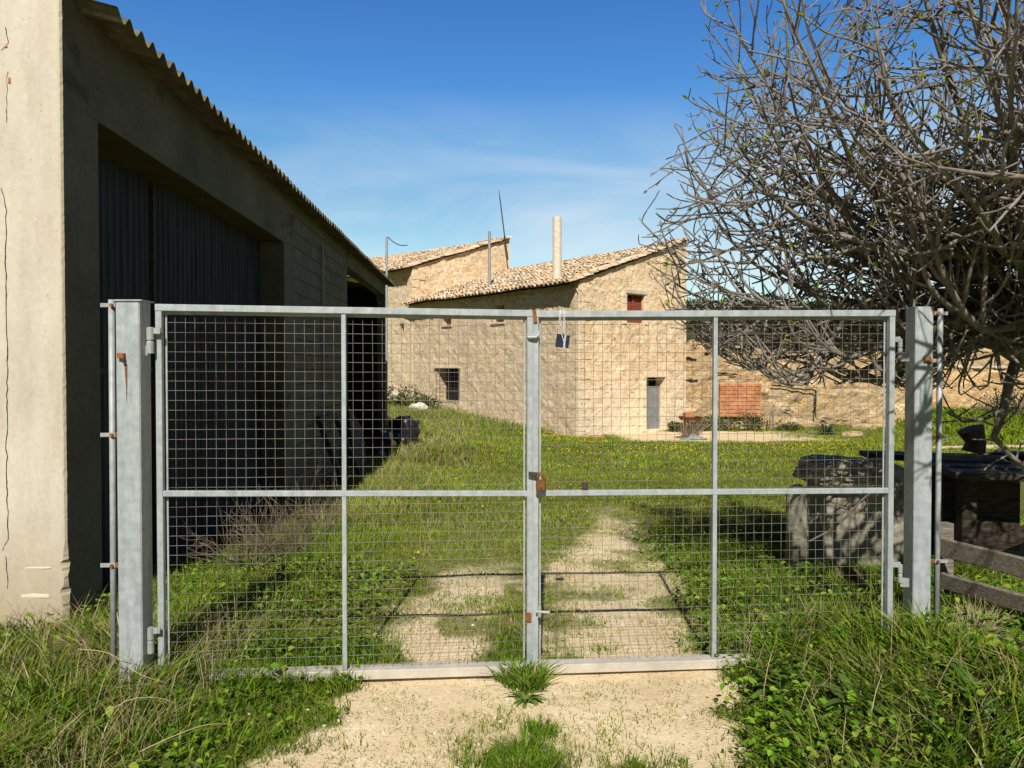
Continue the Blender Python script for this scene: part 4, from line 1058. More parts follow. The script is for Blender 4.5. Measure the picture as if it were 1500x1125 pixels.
make_side(163, 3.9, 439, 'slim galvanised tube with rusty clips left of the left gate post', (447, 637, 828), 1)
make_side(1374.5, 4.47, 452, 'slim galvanised tube with clips right of the right gate post', (459, 641, 822), -1)
# sill below the gate
A = V((-1.78, 4.02, .046)); B = V((HC[0], 4.175, .044)); C_ = V((2.12, 4.33, .046))
T = thing('gate_sill', (0, 4.15, 0), 'pale painted steel sill beam lying on the ground under the gate', 'sill')
for a, b in ((A, B), (B, C_)):
    m = MB(); m.beam(a, b, .085, .05, V((0, 1, 0)), .06); m.build('beam', M['threshold'], T)

# ------------------------------------------------------------------ fig tree
def make_fig():
    base = G(5.15, 6.2, -.05); fork = V((4.12, 5.75, 1.80))
    T = thing('fig_tree', base, 'bare grey fig tree with dense upturned branches and first green buds at right', 'tree')
    trunk = MB(); thick = MB(); twig = MB(); buds = MB(); buds.cc = (.3, .4, .05)
    cen = V((3.75, 5.2, 2.10)); rad = V((2.72, 3.4, 4.4)); rnd = random.Random(5)
    def ok(p):
        q = p-cen; q.x -= .08*min(max((p.z-2.9)/1.0, 0), 1)
        zz = q.z/rad.z if q.z > 0 else q.z/.62
        f = 1+.42*noise.noise(V((p.x*1.3, p.y*1.3, p.z*1.3)))
        if (q.x/rad.x)**2+(q.y/rad.y)**2+zz*zz > f: return False
        if p.y < 4.62 and p.z < 2.25: return False
        if p.y < 3.0 and p.x < 1.7: return False
        return True
    tips = []
    def grow(p, d, L, r0, lvl, mb, check=True):
        seg = (.11, .075, .055, .035)[lvl]; n = max(2, int(L/seg)); pts = [p.copy()]; d = d.normalized()
        droop = (.02, .0, 0, 0)[lvl]; rise = (.06, .085, .11, .12)[lvl]; jit = (.085, .075, .10, .15)[lvl]; late = 0
        for i in range(n):
            t = i/n
            d = d+V((rnd.gauss(0, jit), rnd.gauss(0, jit), rnd.gauss(0, jit)*.8))
            d.z += (rise*(t-.28)*2.2-droop*.6)
            if p.y < 4.9 and p.z < 2.4 and p.y > 4.4: d.z += .25
            d.normalize(); q = p+d*seg
            if check and not ok(q):
                d = (d+V((0, 0, .9))).normalized(); q = p+d*seg; late += 1
                if not ok(q) or late > 3: break
            p = q; pts.append(p.copy())
        m = len(pts)
        if m < 2: return pts, [r0]
        re = (.0065, .0052, .0040, .0034)[lvl]; re = min(re, r0*.8)
        rr = [(re+(r0-re)*(1-i/(m-1))**1.1)*(1+(.20 if i % 2 else -.06)*(lvl > 0)*(1 if i < m-1 else 0)) for i in range(m)]
        mb.tube(pts, rr, (9, 7, 5, 4)[lvl], lvl < 2)
        if lvl >= 2 or m > 4: tips.append((pts[-1], (pts[-1]-pts[-2]).normalized()))
        return pts, rr
    def branch(p, d, L, r0, lvl):
        mb = thick if lvl <= 1 else twig
        pts, rr = grow(p, d, L, r0, lvl, mb)
        if lvl >= 3 or len(pts) < 3: return
        sp = (.155, .145, .13)[lvl]; acc = rnd.uniform(0, sp); side = rnd.uniform(0, 6.28); tot = len(pts)
        for i in range(1, tot):
            acc += (pts[i]-pts[i-1]).length
            t = i/tot
            if t < (.14, .08, .22)[lvl] or acc < sp: continue
            acc = 0; side += 2.4+rnd.gauss(0, .4); dd = (pts[i]-pts[i-1]).normalized()
            a = dd.orthogonal().normalized(); b = dd.cross(a); ang = rnd.uniform(.6, 1.12)
            nd = dd*math.cos(ang)+(a*math.cos(side)+b*math.sin(side))*math.sin(ang); nd.z += .04
            if lvl == 0: l = rnd.uniform(.5, 1.6)*(1.05-.40*t)
            elif lvl == 1: l = rnd.uniform(.18, .62)*(1.1-.4*t)
            else: l = rnd.uniform(.05, .20)
            if lvl == 2 and rnd.random() < .62: continue
            r = min(rr[i]*.75, (.0225, .0105, .0062)[lvl]*rnd.uniform(.7, 1.15)); r = max(r, .0042)
            branch(pts[i], nd, l, r, lvl+1)
    # trunk, two stems
    k = 9; pts = [base.lerp(fork, i/k)+V((.10*math.sin(i*.9), .05*math.cos(i*.7), 0)) for i in range(k+1)]; trunk.tube(pts, [.26-.08*i/k+.02*math.sin(i*1.7) for i in range(k+1)], 14)
    trunk.tube([fork, fork+V((.3, .25, .35)), fork+V((.5, .3, .9))], [.17, .13, .1], 12)
    trunk.tube([pts[-2], P(1490, 505, 5.5), P(1440, 480, 5.4), P(1400, 478, 5.3)], [.15, .125, .09, .06], 12)
    trunk.build('trunk', M['fig_bark'], T, True)
    limbs = []
    # low spreading limbs to the left, rising ones above: (azimuth deg from +X, elevation deg, length, radius)
    for az, el, L, r in ((180, 2, 3.3, .070), (170, 14, 3.2, .062), (192, 10, 3.4, .066), (160, 6, 3.1, .055), (205, 20, 3.3, .062), (182, 26, 3.5, .066), 
                         (198, 38, 3.6, .06), (215, 34, 3.4, .058), (225, 50, 3.6, .055), 
                         (245, 38, 3.2, .055), (240, 62, 3.6, .05), (280, 50, 3.2, .05), (60, 50, 2.6, .05), (20, 45, 2.4, .05), (200, 72, 3.6, .055), (220, 15, 3.0, .05), (178, 16, 3.3, .058),
                         (208, 28, 3.6, .055), (222, 22, 3.6, .05), (230, 30, 3.7, .05), (238, 24, 3.5, .045), (228, 42, 3.8, .05), (216, 18, 3.5, .05), (200, 8, 3.2, .05), (174, 8, 3.2, .055), (186, 34, 3.6, .055), (212, 58, 3.9, .05), (194, 16, 3.4, .055), (183, 10, 3.3, .05), (168, 20, 3.3, .05), (210, 10, 3.3, .05), (232, 18, 3.5, .045), (226, 36, 3.8, .05), (244, 26, 3.5, .045), (188, 20, 3.4, .05), (236, 12, 3.6, .05), (240, 22, 3.7, .05), (232, 28, 3.7, .05), (188, 44, 3.9, .055), (181, 54, 4.2, .05), (197, 50, 4.0, .05), (186, 30, 3.7, .055)):
        a, e = math.radians(az), math.radians(el); d = V((math.cos(a)*math.cos(e), math.sin(a)*math.cos(e), math.sin(e)))
        st = fork+V((rnd.uniform(-.1, .25), rnd.uniform(-.1, .2), rnd.uniform(-.02, .55)))
        branch(st, d, L, r*.78, 0)
    # limbs reaching forward past the fence line, whose shadows fall on the post and rails
    def path_limb(pts, r):
        pts = [V(p) for p in pts]; q = []
        for a, b in zip(pts[:-1], pts[1:]):
            for k in range(6): q.append(a.lerp(b, k/6)+V((rnd.gauss(0, .018), rnd.gauss(0, .018), rnd.gauss(0, .018))))
        q.append(pts[-1]); m = len(q); thick.tube(q, [r*(1-.75*i/m) for i in range(m)], 8); side = 0
        for i in range(3, m, 1):
            if rnd.random() < .35: continue
            dd = (q[i]-q[i-1]).normalized(); side += 2.4; a = dd.orthogonal().normalized(); b = dd.cross(a); ang = rnd.uniform(.6, 1.1)
            branch(q[i], dd*math.cos(ang)+(a*math.cos(side)+b*math.sin(side))*math.sin(ang), rnd.uniform(.35, .9), .014, 1)
    path_limb([fork+V((0, 0, .2)), (3.35, 4.7, 2.35), (2.75, 3.75, 2.45), (2.3, 3.0, 2.65), (2.05, 2.45, 3.0)], .05)
    path_limb([fork+V((0, 0, .3)), (3.5, 4.6, 2.6), (2.9, 3.7, 2.9), (2.45, 3.0, 3.05), (2.2, 2.3, 3.2)], .05)
    path_limb([fork+V((.1, 0, .3)), (3.6, 4.5, 2.4), (3.1, 3.6, 2.55), (2.75, 2.9, 2.75), (2.5, 2.2, 3.3)], .05)
    path_limb([fork+V((0, -.1, .4)), (3.2, 4.75, 2.8), (2.6, 3.9, 3.2), (2.2, 3.2, 3.5), (1.95, 2.8, 3.9)], .045)
    # two hanging low limbs behind the post
    for spec in (((1493, 515, 5.5), (1478, 560, 5.4), (1470, 600, 5.3), (1456, 640, 5.3), (1480, 668, 5.3), (1510, 690, 5.3)), ((1470, 600, 5.3), (1440, 615, 5.3), (1412, 618, 5.3), (1385, 603, 5.3))):
        pts = [P(*s) for s in spec]; thick.tube(pts, [.045, .035, .03, .024, .018, .012][:len(pts)] if len(pts) > 4 else [.02, .013, .010, .006], 7)
        for i in range(1, len(pts)):
            for q in range(3):
                d = V((rnd.uniform(-1, .6), rnd.uniform(-.4, .4), rnd.uniform(-.2, .8))); grow(pts[i-1].lerp(pts[i], rnd.random()), d, rnd.uniform(.15, .4), .007, 2, twig, False)
    thick.build('limbs', M['fig_bark'], T, True); twig.build('twigs', M['fig_twig'], T, True)
    for p, d in tips:
        if rnd.random() > .17: continue
        s = rnd.uniform(.014, .030); kk = rnd.uniform(.8, 1.2); buds.cc = (.30*kk, .36*kk, .045)
        a = d.orthogonal().normalized(); b = d.cross(a)
        for q in range(rnd.choice((1, 2, 3))):
            an = rnd.uniform(0, 6.28); o = a*math.cos(an)+b*math.sin(an); t2 = d.cross(o)
            c = p+d*s*.2
            buds.add([c, c+d*s*.9+o*s*.5+t2*s*.35, c+d*s*2.0+o*s*.6, c+d*s*.9+o*s*.5-t2*s*.35], [(0, 1, 2, 3)])
            buds.add([c, c+d*s*.9+o*s*.1, c+d*s*1.9-o*s*.1, c+d*s*.9-o*s*.3], [(0, 1, 2, 3)])
    buds.build('leaf_buds', M['leaf'], T)
make_fig()

# ------------------------------------------------------------------ things lying about at right
gb = G(2.62, 6.1)
T = thing('stone_block', gb, 'large weathered grey stone block in dappled shade behind the right gate leaf', 'stone block')
m = MB(); m.rock(P(1262, 775, 6.25)+V((0, .1, 0)), (.43, .30, .55), 3, .34, 5, .62, 1.7); m.rock(P(1230, 692, 6.2)+V((0, .1, 0)), (.30, .34, .13), 9, .35, 4, .45, 1.8); m.rock(P(1292, 712, 6.15)+V((0, .1, 0)), (.22, .30, .21), 12, .35, 4, .3, 1.6); m.build('block', M['grey_block'], T)
q = P(1168, 760, 6.2)
m = MB(); m.tube([q+V((0, 0, -.5)), q+V((0, 0, .20)), q+V((0, 0, .24)), q+V((0, 0, .27)), q+V((0, 0, .285))], [.092, .088, .08, .055, .01], 16)
tag(m.build('stone_bollard', M['grey_block'], None, True), 'short round topped stone stub left of the large stone block', 'bollard')
m = MB(); m.rock(P(1240, 845, 5.6), (.12, .12, .08), 4, .3, 3, .4); tag(m.build('brown_stone', M['brown_rock']), 'reddish brown stone in the weeds before the large stone block', 'stone')
m = MB(); m.tube([P(1185, 793, 5.3), P(1215, 778, 5.2), P(1240, 757, 5.1), P(1262, 733, 5.0), P(1300, 700, 4.9)], [.006, .008, .008, .007, .006], 6); tag(m.build('stick', M['bark_dead']), 'thin bent brown stick leaning across the stone block', 'stick')

def make_bench():
    T = thing('workbench', G(4.3, 6.4), 'dark rotting wooden workbench under the fig tree at right', 'bench')
    zt = P(1400, 652, 7.6).z
    x0 = P(1372, 600, 6.).x
    for i in range(5):
        y = 5.75+i*.34; m = MB(); k = 10; dz = random.uniform(-.015, .02)
        m.beam(V((x0+random.uniform(-.06, .1), y, zt-.03+dz)), V((x0+2.6, y-.35, zt-.09+dz)), .31, .05, V((0, 1, 0)), .15); m.build('top_plank', M['dark_wood'], T)
    for (x, y) in ((x0+.15, 5.85), (x0+.55, 7.0), (x0+2.2, 5.5), (x0+2.3, 6.7)):
        m = MB(); m.beam(V((x, y, -.1)), V((x, y, zt-.055)), .11, .11); m.build('leg', M['dark_wood'], T)
    m = MB(); m.beam(V((x0+.05, 6.0, zt-.36)), V((x0+.62, 5.95, zt-.36)), .03, .6, V((0, 1, 0))); m.build('side_panel', M['dark_wood'], T)
    m = MB(); m.beam(V((x0+.2, 5.78, .3)), V((x0+.95, 5.72, .62)), .05, .11, V((0, 1, 0))); m.build('brace', M['dark_wood'], T)
    # things on it
    s = P(1426, 652, 7.1); s.z = zt-.02
    m = MB(); m.tube([s, s+V((.02, 0, .09)), s+V((.0, 0, .15)), s+V((-.03, .0, .22)), s+V((-.03, 0, .225))], [.10, .085, .095, .115, .02], 14)
    tag(m.build('stump', M['stump_wood']), 'short sawn log stump standing on the workbench', 'stump')
    q = P(1425, 672, 6.3); q.z = zt+.035
    m = MB(); m.beam(q+V((-.28, .05, 0)), q+V((.22, -.05, -.005)), .09, .025, V((0, 1, 0))); tag(m.build('plank', M['old_wood']), 'loose pale board lying on the workbench before the stump', 'board')
    q = P(1480, 668, 6.5); q.z = zt+.02
    m = MB(); m.rock(q, (.22, .12, .035), 6, .3, 3, .3); tag(m.build('slate', M['dark_metal']), 'flat dark slab lying on the workbench at the picture edge', 'slab')
make_bench()

def make_rails():
    T = thing('plank_fence', (3.1, 4.7, .1), 'low fence of weathered grey planks right of the gate post', 'fence')
    for (y0, y1, h, Ya, Yb) in ((801, 832, .115, 4.85, 4.30), (850, 884, .10, 4.85, 4.30), (905, 952, .09, 4.80, 4.2)):
        a = P(1380, y0, Ya); b = P(1500, y1, Yb); b = a+(b-a)*1.9
        m = MB(); m.beam(a, b, .035, h, V((0, 1, 0)).cross(V((0, 0, 1))).cross(V((0, 0, 1))), .15); m.build('rail', M['old_wood'], T)
    for px, Y in ((1387, 4.93), (1640, 4.1)):
        q = P(px, 800, Y); m = MB(); m.beam(V((q.x, q.y+.03, 0)), V((q.x, q.y+.03, .68)), .09, .07); m.build('post', M['old_wood'], T)
make_rails()

# ------------------------------------------------------------------ weeds and shrubs as single plants
def rosette(name, p, n, L, w, label, cols, up=.9, seed=1):
    p = V(p); rn = random.Random(seed); mb = MB(); T = None
    for i in range(n):
        az = rn.uniform(0, 6.283); d = V((math.cos(az), math.sin(az), 0)); s = V((-d.y, d.x, 0)); l = L*rn.uniform(.5, 1.15); el = rn.uniform(.25, 1.35)*up
        b = p+d*rn.uniform(0, L*.18); c = rn.choice(cols); k = rn.uniform(.75, 1.3); vs = []; K = 6
        pos = b.copy(); an = el
        for j in range(K+1):
            t = j/K; ww = w*(.35+1.1*math.sin(math.pi*min(t*.85+.1, 1)))*(1-t*.55)*(1+.28*(j % 2))
            if j == K: ww = .001
            f = V((0, 0, 1))*(-.25*ww)
            vs += [pos-s*ww, pos+f, pos+s*ww]
            pos = pos+(d*math.cos(an)+V((0, 0, math.sin(an))))*l/K; an -= .26
        mb.cc = tuple(x*k for x in c)
        mb.add(vs, [f for j in range(K) for f in ((3*j, 3*j+1, 3*j+4, 3*j+3), (3*j+1, 3*j+2, 3*j+5, 3*j+4))])
    o = mb.build(name, M['leaf'], None, True); tag(o, label, 'weed'); return o
WG = [(0.115, 0.230, 0.018), (0.161, 0.287, 0.023), (0.218, 0.333, 0.034), (0.075, 0.161, 0.014)]
def bushy(name, p, n, R_, h, w, label, seed):
    az = RNG.uniform(0, 2*np.pi, n); rr = R_*RNG.uniform(0, 1, n)**.6*.55
    sub = [(RNG.normal(scale=R_*.33), RNG.normal(scale=R_*.24), RNG.uniform(.55, 1.15)) for _ in range(7)]; pk = RNG.integers(0, 7, n); sb = np.array(sub)[pk]
    rr = rr*.75; h = h*sb[:, 2]
    pts = np.stack([p.x+sb[:, 0]+rr*np.cos(az), p.y+sb[:, 1]+rr*np.sin(az)*.8, np.full(n, p.z-.004)], 1)
    k = (rr/R_)[:, None]*RNG.uniform(.8, 2.4, (n, 1)); ln = np.stack([np.cos(az), np.sin(az), np.zeros(n)], 1)*k
    ln = ln+RNG.normal(scale=.25, size=ln.shape)*np.array([1, 1, 0]); v, c, q, t_ = blades('', pts, h*RNG.uniform(.4, 1.2, n), w*RNG.uniform(.5, 1.3, n), np.where(RNG.uniform(size=(n, 1)) < .09, pick(STRAW, n), pick(WG, n, None, .35)), 4, .35, 1.2, lean=ln)
    v = v-np.array(p); o = np_mesh(name, v, q, t_, M['leaf'], c); o.location = p; tag(o, label, 'weed')
bushy('leafy_weed', G(.10, 4.03), 520, .20, .15, .008, 'bushy green weed growing before the gate where its leaves meet', 1)
bushy('leafy_weed', G(.17, 3.50), 240, .12, .075, .006, 'small green weed on the bare earth in front of the bushy gate weed', 2)
bushy('leafy_weed', G(.03, 3.24), 520, .20, .10, .006, 'low green weed patch at the bottom edge of the picture centre', 3)
rosette('rosette_weed', G(.075, 3.86), 26, .105, .008, 'flat star shaped rosette weed at the front foot of the bushy gate weed', [(.17, .25, .05), (.13, .21, .04)], .8, 15)
rosette('broadleaf_weed', G(1.62, 3.55, .03), 26, .26, .024, 'broad leaved pale green weed in long grass at right foreground', [(.10, .17, .04), (.13, .20, .055)], 1.0, 6)
rosette('broadleaf_weed', G(1.38, 3.85, .03), 22, .24, .018, 'narrow toothed green weed right of the sill end', [(.09, .16, .035), (.12, .19, .05)], 1.1, 7)
rosette('broadleaf_weed', G(2.15, 3.45, .03), 20, .28, .026, 'broad leaved weed at the lower right corner', [(.10, .17, .04), (.13, .20, .055)], 1.0, 8)
rosette('broadleaf_weed', G(-1.75, 3.9, .03), 36, .17, .016, 'round leaved green weed at the foot of the left gate leaf', [(.13, .21, .04), (.10, .18, .03)], 1.0, 9)
# dry tan stems lying in the left grass
for i, (pts, lab) in enumerate(((((115, 951, 3.75), (160, 957, 3.7), (200, 985, 3.6), (238, 999, 3.5)), 'long tan dead stem arching below the left gate post'),
                                (((205, 1101, 3.1), (250, 1080, 3.1), (300, 1062, 3.1), (340, 1061, 3.15)), 'tan dead stem lying in grass at bottom left'),
                                (((150, 1048, 3.3), (190, 1025, 3.3), (230, 1022, 3.3), (255, 1030, 3.3)), 'arched dry grass stalk left of the forecourt'))):
    m = MB(); q = [P(*p) for p in pts]; cv = []
    for k in range(13):
        t = k/12*3; a = min(int(t), 2); f = t-a; p0 = q[max(a-1, 0)]; p1 = q[a]; p2 = q[a+1]; p3 = q[min(a+2, 3)]
        cv.append(.5*((2*p1)+(p2-p0)*f+(2*p0-5*p1+4*p2-p3)*f*f+(3*p1-p0-3*p2+p3)*f**3))
    m.tube(cv, [.0022-.0013*k/12 for k in range(13)], 5); tag(m.build('dry_stalk', M['straw']), lab, 'dry stalk')
# tufts of fibrous grey dead grass at the right post
def dead_tuft(name, p, n, L, r, label, mat, spread=.9, curl=.5, seed=1, lean=(0, 0, 0), lv=0):
    rn = random.Random(seed); mb = MB(); p = V(p)
    for i in range(n):
        az = rn.uniform(0, 6.283); sp = rn.uniform(.1, spread); d = V((math.cos(az)*sp, math.sin(az)*sp, 1)).normalized()+V(lean)*rn.uniform(.3, 1); q = p+V((math.cos(az), math.sin(az), 0))*rn.uniform(0, L*.25)
        pts = [q.copy()]; l = L*rn.uniform(.4, 1.1)
        for k in range(5): d = (d+V((rn.gauss(0, .2), rn.gauss(0, .2), rn.gauss(-.05, .2)))*curl).normalized(); q = q+d*l/5; pts.append(q.copy())
        mb.tube(pts, [r, r, r*.9, r*.8, r*.6, r*.35], 4, False)
        for b in range(lv):
            k = rn.randint(1, 4); dd = (d+V((rn.gauss(0, .8), rn.gauss(0, .8), rn.gauss(.1, .5)))).normalized(); a = pts[k]; mb.tube([a, a+dd*l*.15, a+(dd+V((0, 0, .2)))*l*.3], [r*.7, r*.6, r*.3], 3, False)
    return tag(mb.build(name, M[mat]), label, 'dead plant')
dead_tuft('dead_tuft', G(2.60, 4.30, .02), 260, .22, .0014, 'matted grey dry grass tuft at the foot of the right gate post', 'straw', 1.6, .9, 3, (.3, -.1, -.2))
for i, (x, y, L, n, lab) in enumerate(((-2.25, 6.5, .6, 40, 'tangled reddish dead weed nearest the gate along the warehouse wall'), (-2.1, 7.0, .72, 50, 'tallest tangled dead weed in front of the sliding door'),
                                       (-2.05, 7.8, .66, 42, 'tangled dead brown weed behind the tallest one by the warehouse'), (-2.4, 8.8, .7, 32, 'sparse dead weed farthest along the warehouse wall'))):
    dead_tuft('dead_weed', G(x, y), n, L, .0032, lab, 'twig_red', 1., .9, 20+i, (0, 0, 0), 5)

def shrub(name, p, r, n, size, cols, label, stem=True):
    p = V(p); T = thing(name, p, label, 'shrub')
    cs = [(p.x+random.uniform(-.5, .5)*r[0], p.y+random.uniform(-.5, .5)*r[1], p.z+r[2]*random.uniform(.35, .9)) for _ in range(7)]
    leaf_cloud(cs, [(r[0]*.6, r[1]*.6, r[2]*.6)]*7, [n//7]*7, size, cols, 'foliage', T)
    m = MB()
    for i in range(7): az = i*.9; m.tube([p, p+V((math.cos(az)*r[0]*.3, math.sin(az)*r[1]*.3, r[2]*.5)), p+V((math.cos(az)*r[0]*.5, math.sin(az)*r[1]*.5, r[2]*.95))], [.02, .014, .006], 4, False)
    m.build('stems', M['twig_red'], T); return T
SG = [(.075, .11, .025), (.11, .14, .035), (.055, .085, .02)]
shrub('shrub', G(-4.35, 31.0), (.9, .6, .75), 900, .06, SG, 'leafy green bush at the foot of the stone wall beside the warehouse')
shrub('shrub', G(-3.6, 32.2), (.8, .6, .45), 600, .06, SG, 'low green bush right of the leafy one below the stone wall')
for i, (px, Y, rx, rz, lab) in enumerate(((1062, 28.7, .75, .42, 'dark green bush below the left edge of the brick patch'), (1098, 28.6, .7, .55, 'tall weedy bush below the red brick patch'),
                                          (988, 28.2, .4, .28, 'small green weed bush just right of the grey house door'), (1160, 28.4, .7, .25, 'low green bush between the brick patch and the spiky plant'), (1025, 28.6, .6, .38, 'weedy bush behind the rusty brazier'))):
    x = (px-750)/F*Y; shrub('shrub', G(x, Y), (rx, .4, rz), 520, .055, SG+[(.14, .14, .05)], lab)
ag = G((1210-750)/F*26.6, 26.6); rosette('spiky_plant', ag, 60, .62, .028, 'spiky blue green plant at the foot of the ruined wall', [(.09, .15, .10), (.12, .18, .13), (.06, .11, .07)], 1.2, 12)
for i, (x, y, r, rz, lab) in enumerate(((21.5, 33, 2.0, .9, 'dry grey bush in front of the far orange wall'), (26, 34, 2.4, 1.1, 'dry grey bush at the right edge before the far wall'))):
    shrub('dry_shrub', G(x, y), (r, 1., rz), 1500, .07, [(.24, .20, .15), (.18, .15, .11), (.16, .16, .07)], lab)

# rocks
q = P(613, 592, 30.5); m = MB(); m.rock(G(q.x, q.y, .12), (.40, .3, .24), 2, .3, 3); tag(m.build('white_rock', M['white_rock']), 'white boulder in the grass below the barred window', 'rock')
q = P(584, 576, 31); m = MB(); m.rock(V((q.x, q.y-.9, q.z)), (.13, .13, .16), 5, .3, 3); tag(m.build('white_rock', M['white_rock']), 'small white stone in the bush beside the warehouse', 'rock')
for i, (px, py, Y, r, lab) in enumerate(((1250, 642, 25.5, .30, 'rounded pale boulder right of the spiky plant'), (1285, 622, 28.6, .55, 'pale fallen stone at the right end of the ruined wall'), (1262, 629, 27.8, .38, 'middle pale stone of the fallen stones by the ruined wall'))):
    q = P(px, py, Y); m = MB(); m.rock(G(q.x, Y, r*.15), (r*1.2, r*.8, r*.5), 13+i, .35, 3, .3); tag(m.build('fallen_stone', M['rubble_ruin']), lab, 'stone')
q = P(872, 634, 25.6); m = MB(); m.rock(G(q.x, 25.3, .03), (.30, .12, .07), 8, .3, 3, .4); tag(m.build('fallen_stone', M['brick']), 'flat reddish stone at the house corner foot', 'stone')

# rusty brazier with twigs
def make_brazier():
    c = G((1012-750)/F*25.2, 25.2); zt = P(1012, 613, 25.2).z
    T = thing('brazier', c, 'rusty fire tray on thin legs standing in front of the house', 'brazier')
    m = MB(); m.tube([V((c.x, c.y, zt-.06)), V((c.x, c.y, zt-.04)), V((c.x, c.y, zt+.05)), V((c.x, c.y, zt+.05)), V((c.x, c.y, zt))], [.2, .34, .42, .38, .3], 18); m.build('tray', M['rust'], T)
    for k in range(4):
        an = k*1.57+.5; m = MB(); m.tube([V((c.x+.28*math.cos(an), c.y+.28*math.sin(an), zt-.04)), V((c.x+.36*math.cos(an), c.y+.36*math.sin(an), c.z-.02))], .016, 6); m.build('leg', M['rust'], T)
    m = MB(); m.box(V((c.x-.06, c.y, zt+.12)), .34, .24, .14, .2, .08); tag(m.build('brick', M['brick']), 'hollow red brick lying on the rusty fire tray', 'brick')
    dead_tuft('twig_pile', V((c.x-.05, c.y-.1, c.z)), 110, .75, .010, 'heap of grey cut twigs stacked under the rusty fire tray', 'bark_dead', 1.3, .5, 44)
    m = MB(); k = 10; vs = []
    for i in range(k):
        for j in range(6):
            x = -.42+.84*i/(k-1); y = -.35-.3+.4*j/5; z = .04+.16*math.exp(-((x-.05)/.2)**2)*(j/5)+.04*noise.noise(V((x*7, y*9, 0))); vs.append(V((c.x+x, c.y+y, c.z+z)))
    m.add(vs, [(i*6+j, (i+1)*6+j, (i+1)*6+j+1, i*6+j+1) for i in range(k-1) for j in range(5)]); tag(m.build('plastic_sheet', M['zinc_bright'], None, True), 'crumpled pale plastic sheet at the foot of the twig heap', 'sheet')
make_brazier()

# dark junk beside the warehouse
q = P(588, 622, 19.2); m = MB(); m.rock(V((-2.75, 19.2, float(gz(-2.75, 19.2))+.30)), (.40, .45, .40), 3, .3, 4); m.rock(V((-2.85, 18.6, float(gz(-2.85, 18.6))+.2)), (.35, .4, .28), 4, .3, 4)
tag(m.build('black_tarp', M['plastic_black'], None, True), 'heap under black plastic at the far corner of the warehouse', 'tarp')
m = MB(); m.rock(V((-2.80, 16.6, float(gz(-2.8, 16.6))+.22)), (.25, .6, .36), 5, .3, 4); tag(m.build('black_bag', M['plastic_black'], None, True), 'black plastic bag in the warehouse shade before the tarp heap', 'bag')
T = thing('old_trestle', (-2.85, 12.3, 0), 'dark trestle leaning on the block wall of the warehouse', 'trestle')
for y0 in (11.7, 13.0):
    z = float(gz(-2.6, y0)); m = MB(); m.beam(V((-2.55, y0, z)), V((wX(y0)+.03, y0+.1, z+1.15)), .08, .08); m.build('leg', M['board_dark'], T)
m = MB(); m.beam(V((wX(11.8)+.06, 11.75, float(gz(-2.6, 11.8))+1.1)), V((wX(13)+.06, 13.1, float(gz(-2.6, 13))+1.1)), .06, .1); m.build('crossbar', M['board_dark'], T)
m = MB(); m.beam(V((-2.80, 14.2, -.2)), V((wX(15)+.1, 14.9, .75)), .9, .03, V((0, 1, 0))); tag(m.build('leaning_board', M['board_dark']), 'dark sheet board leaning against the warehouse wall near the open bay', 'board')

# ------------------------------------------------------------------ camera, light, sky
cam = bpy.data.cameras.new('camera'); co = bpy.data.objects.new('camera', cam); col.objects.link(co)
co.location = (0, 0, E); co.rotation_euler = (math.pi/2-PITCH, 0, 0); cam.sensor_width = 36; cam.lens = 27; cam.clip_start = .05; cam.clip_end = 2000
scene.camera = co
EL = math.radians(42); AZ = .055
d = V((math.sin(AZ)*math.cos(EL), math.cos(AZ)*math.cos(EL), -math.sin(EL)))
sl = bpy.data.lights.new('sun', 'SUN'); sl.energy = 5.0; sl.angle = math.radians(.53); sl.color = (1, .955, .865)
so = bpy.data.objects.new('sun', sl); col.objects.link(so); so.rotation_euler = d.to_track_quat('-Z', 'Y').to_euler(); so.location = (-3, -20, 20)
w = bpy.data.worlds.new('World'); scene.world = w; w.use_nodes = True; nt = w.node_tree; bg = nt.nodes['Background']
sky = nt.nodes.new('ShaderNodeTexSky'); sky.sky_type = 'NISHITA'; sky.sun_disc = False; sky.sun_elevation = EL; sky.sun_rotation = math.pi+AZ; sky.altitude = 300; sky.air_density = 1.; sky.dust_density = .2; sky.ozone_density = 2.5
tc = nt.nodes.new('ShaderNodeTexCoord'); mp = nt.nodes.new('ShaderNodeMapping'); mp.inputs['Scale'].default_value = (1.6, 1.6, 7.); mp.inputs['Location'].default_value = (.3, .1, .2); mp.inputs['Rotation'].default_value = (0, .12, 0)
nz = nt.nodes.new('ShaderNodeTexNoise'); nz.inputs['Scale'].default_value = 1.7; nz.inputs['Detail'].default_value = 7; nz.inputs['Roughness'].default_value = .52; nz.inputs['Distortion'].default_value = .6
rp = nt.nodes.new('ShaderNodeValToRGB'); rp.color_ramp.elements[0].position = .34; rp.color_ramp.elements[1].position = .78
sx = nt.nodes.new('ShaderNodeSeparateXYZ'); rz = nt.nodes.new('ShaderNodeValToRGB'); cr = rz.color_ramp
cr.elements[0].position = .0; cr.elements[0].color = (.35, .35, .35, 1); cr.elements[1].position = .34; cr.elements[1].color = (0, 0, 0, 1); e = cr.elements.new(.19); e.color = (.95, .95, .95, 1)
mu = nt.nodes.new('ShaderNodeMath'); mu.operation = 'MULTIPLY'
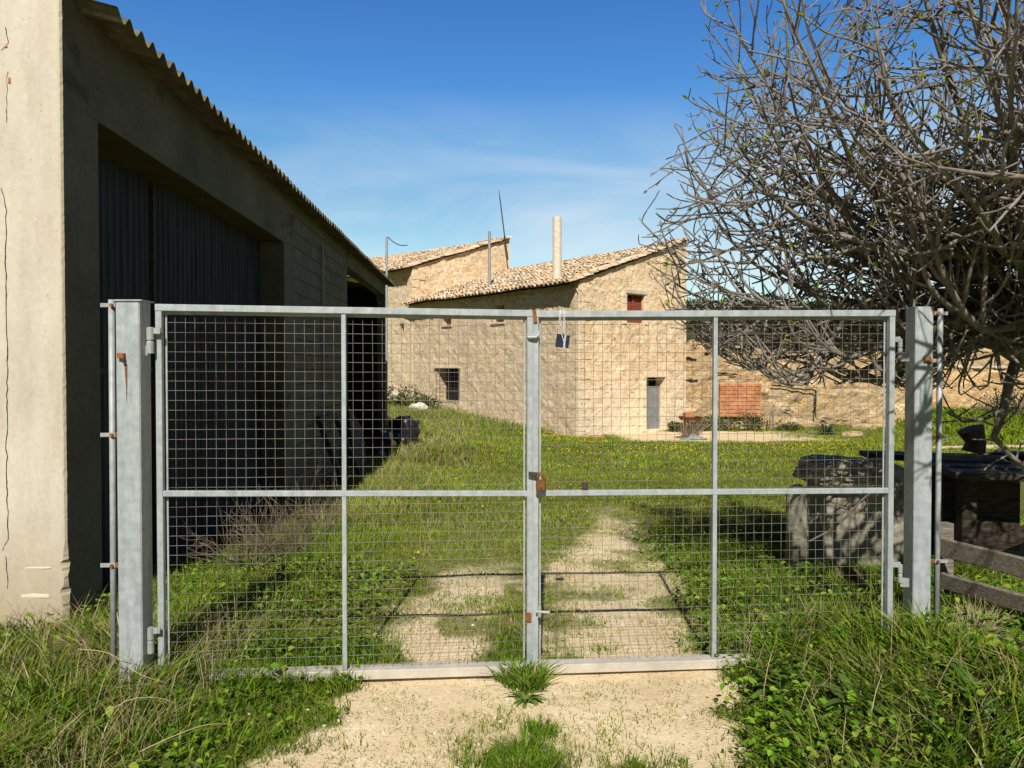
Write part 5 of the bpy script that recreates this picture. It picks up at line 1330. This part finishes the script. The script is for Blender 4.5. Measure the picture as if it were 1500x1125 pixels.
mx = nt.nodes.new('ShaderNodeMix'); mx.data_type = 'RGBA'; mx.inputs[7].default_value = (5., 5.6, 6.2, 1)
L = nt.links.new
L(tc.outputs['Generated'], mp.inputs[0]); L(mp.outputs[0], nz.inputs['Vector']); L(nz.outputs['Fac'], rp.inputs[0]); L(tc.outputs['Generated'], sx.inputs[0]); L(sx.outputs[2], rz.inputs[0])
L(rp.outputs[0], mu.inputs[0]); L(rz.outputs[0], mu.inputs[1]); L(mu.outputs[0], mx.inputs[0]); tn = nt.nodes.new('ShaderNodeValToRGB'); tr = tn.color_ramp
tr.elements[0].position = 0; tr.elements[0].color = (.90, .90, .70, 1); tr.elements[1].position = 1; tr.elements[1].color = (.08, .14, .24, 1)
for p_, c_ in ((.14, (.84, .90, .76, 1)), (.21, (.70, .85, .80, 1)), (.275, (.50, .81, .90, 1)), (.33, (.39, .75, 1., 1)), (.43, (.30, .65, 1., 1)), (.62, (.13, .23, .38, 1))):
    e = tr.elements.new(p_); e.color = c_
m2 = nt.nodes.new('ShaderNodeMix'); m2.data_type = 'RGBA'; m2.blend_type = 'MULTIPLY'; m2.inputs[0].default_value = 1
L(sx.outputs[2], tn.inputs[0]); L(sky.outputs[0], m2.inputs[6]); L(tn.outputs[0], m2.inputs[7]); L(m2.outputs[2], mx.inputs[6])
# sky dimmed behind the viewer: an added falloff that holds back the fill light
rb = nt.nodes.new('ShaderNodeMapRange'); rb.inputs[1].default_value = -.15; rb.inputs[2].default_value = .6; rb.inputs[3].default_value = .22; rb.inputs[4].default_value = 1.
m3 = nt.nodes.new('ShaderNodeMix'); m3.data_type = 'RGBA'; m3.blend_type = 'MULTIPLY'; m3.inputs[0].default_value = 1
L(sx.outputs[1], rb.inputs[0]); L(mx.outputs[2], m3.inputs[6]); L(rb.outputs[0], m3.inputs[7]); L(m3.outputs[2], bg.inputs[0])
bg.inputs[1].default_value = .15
scene.view_settings.view_transform = 'Standard'; scene.view_settings.look = 'None'; scene.view_settings.exposure = 0; scene.view_settings.gamma = 1
scene.render.engine = 'CYCLES'; scene.cycles.max_bounces = 6
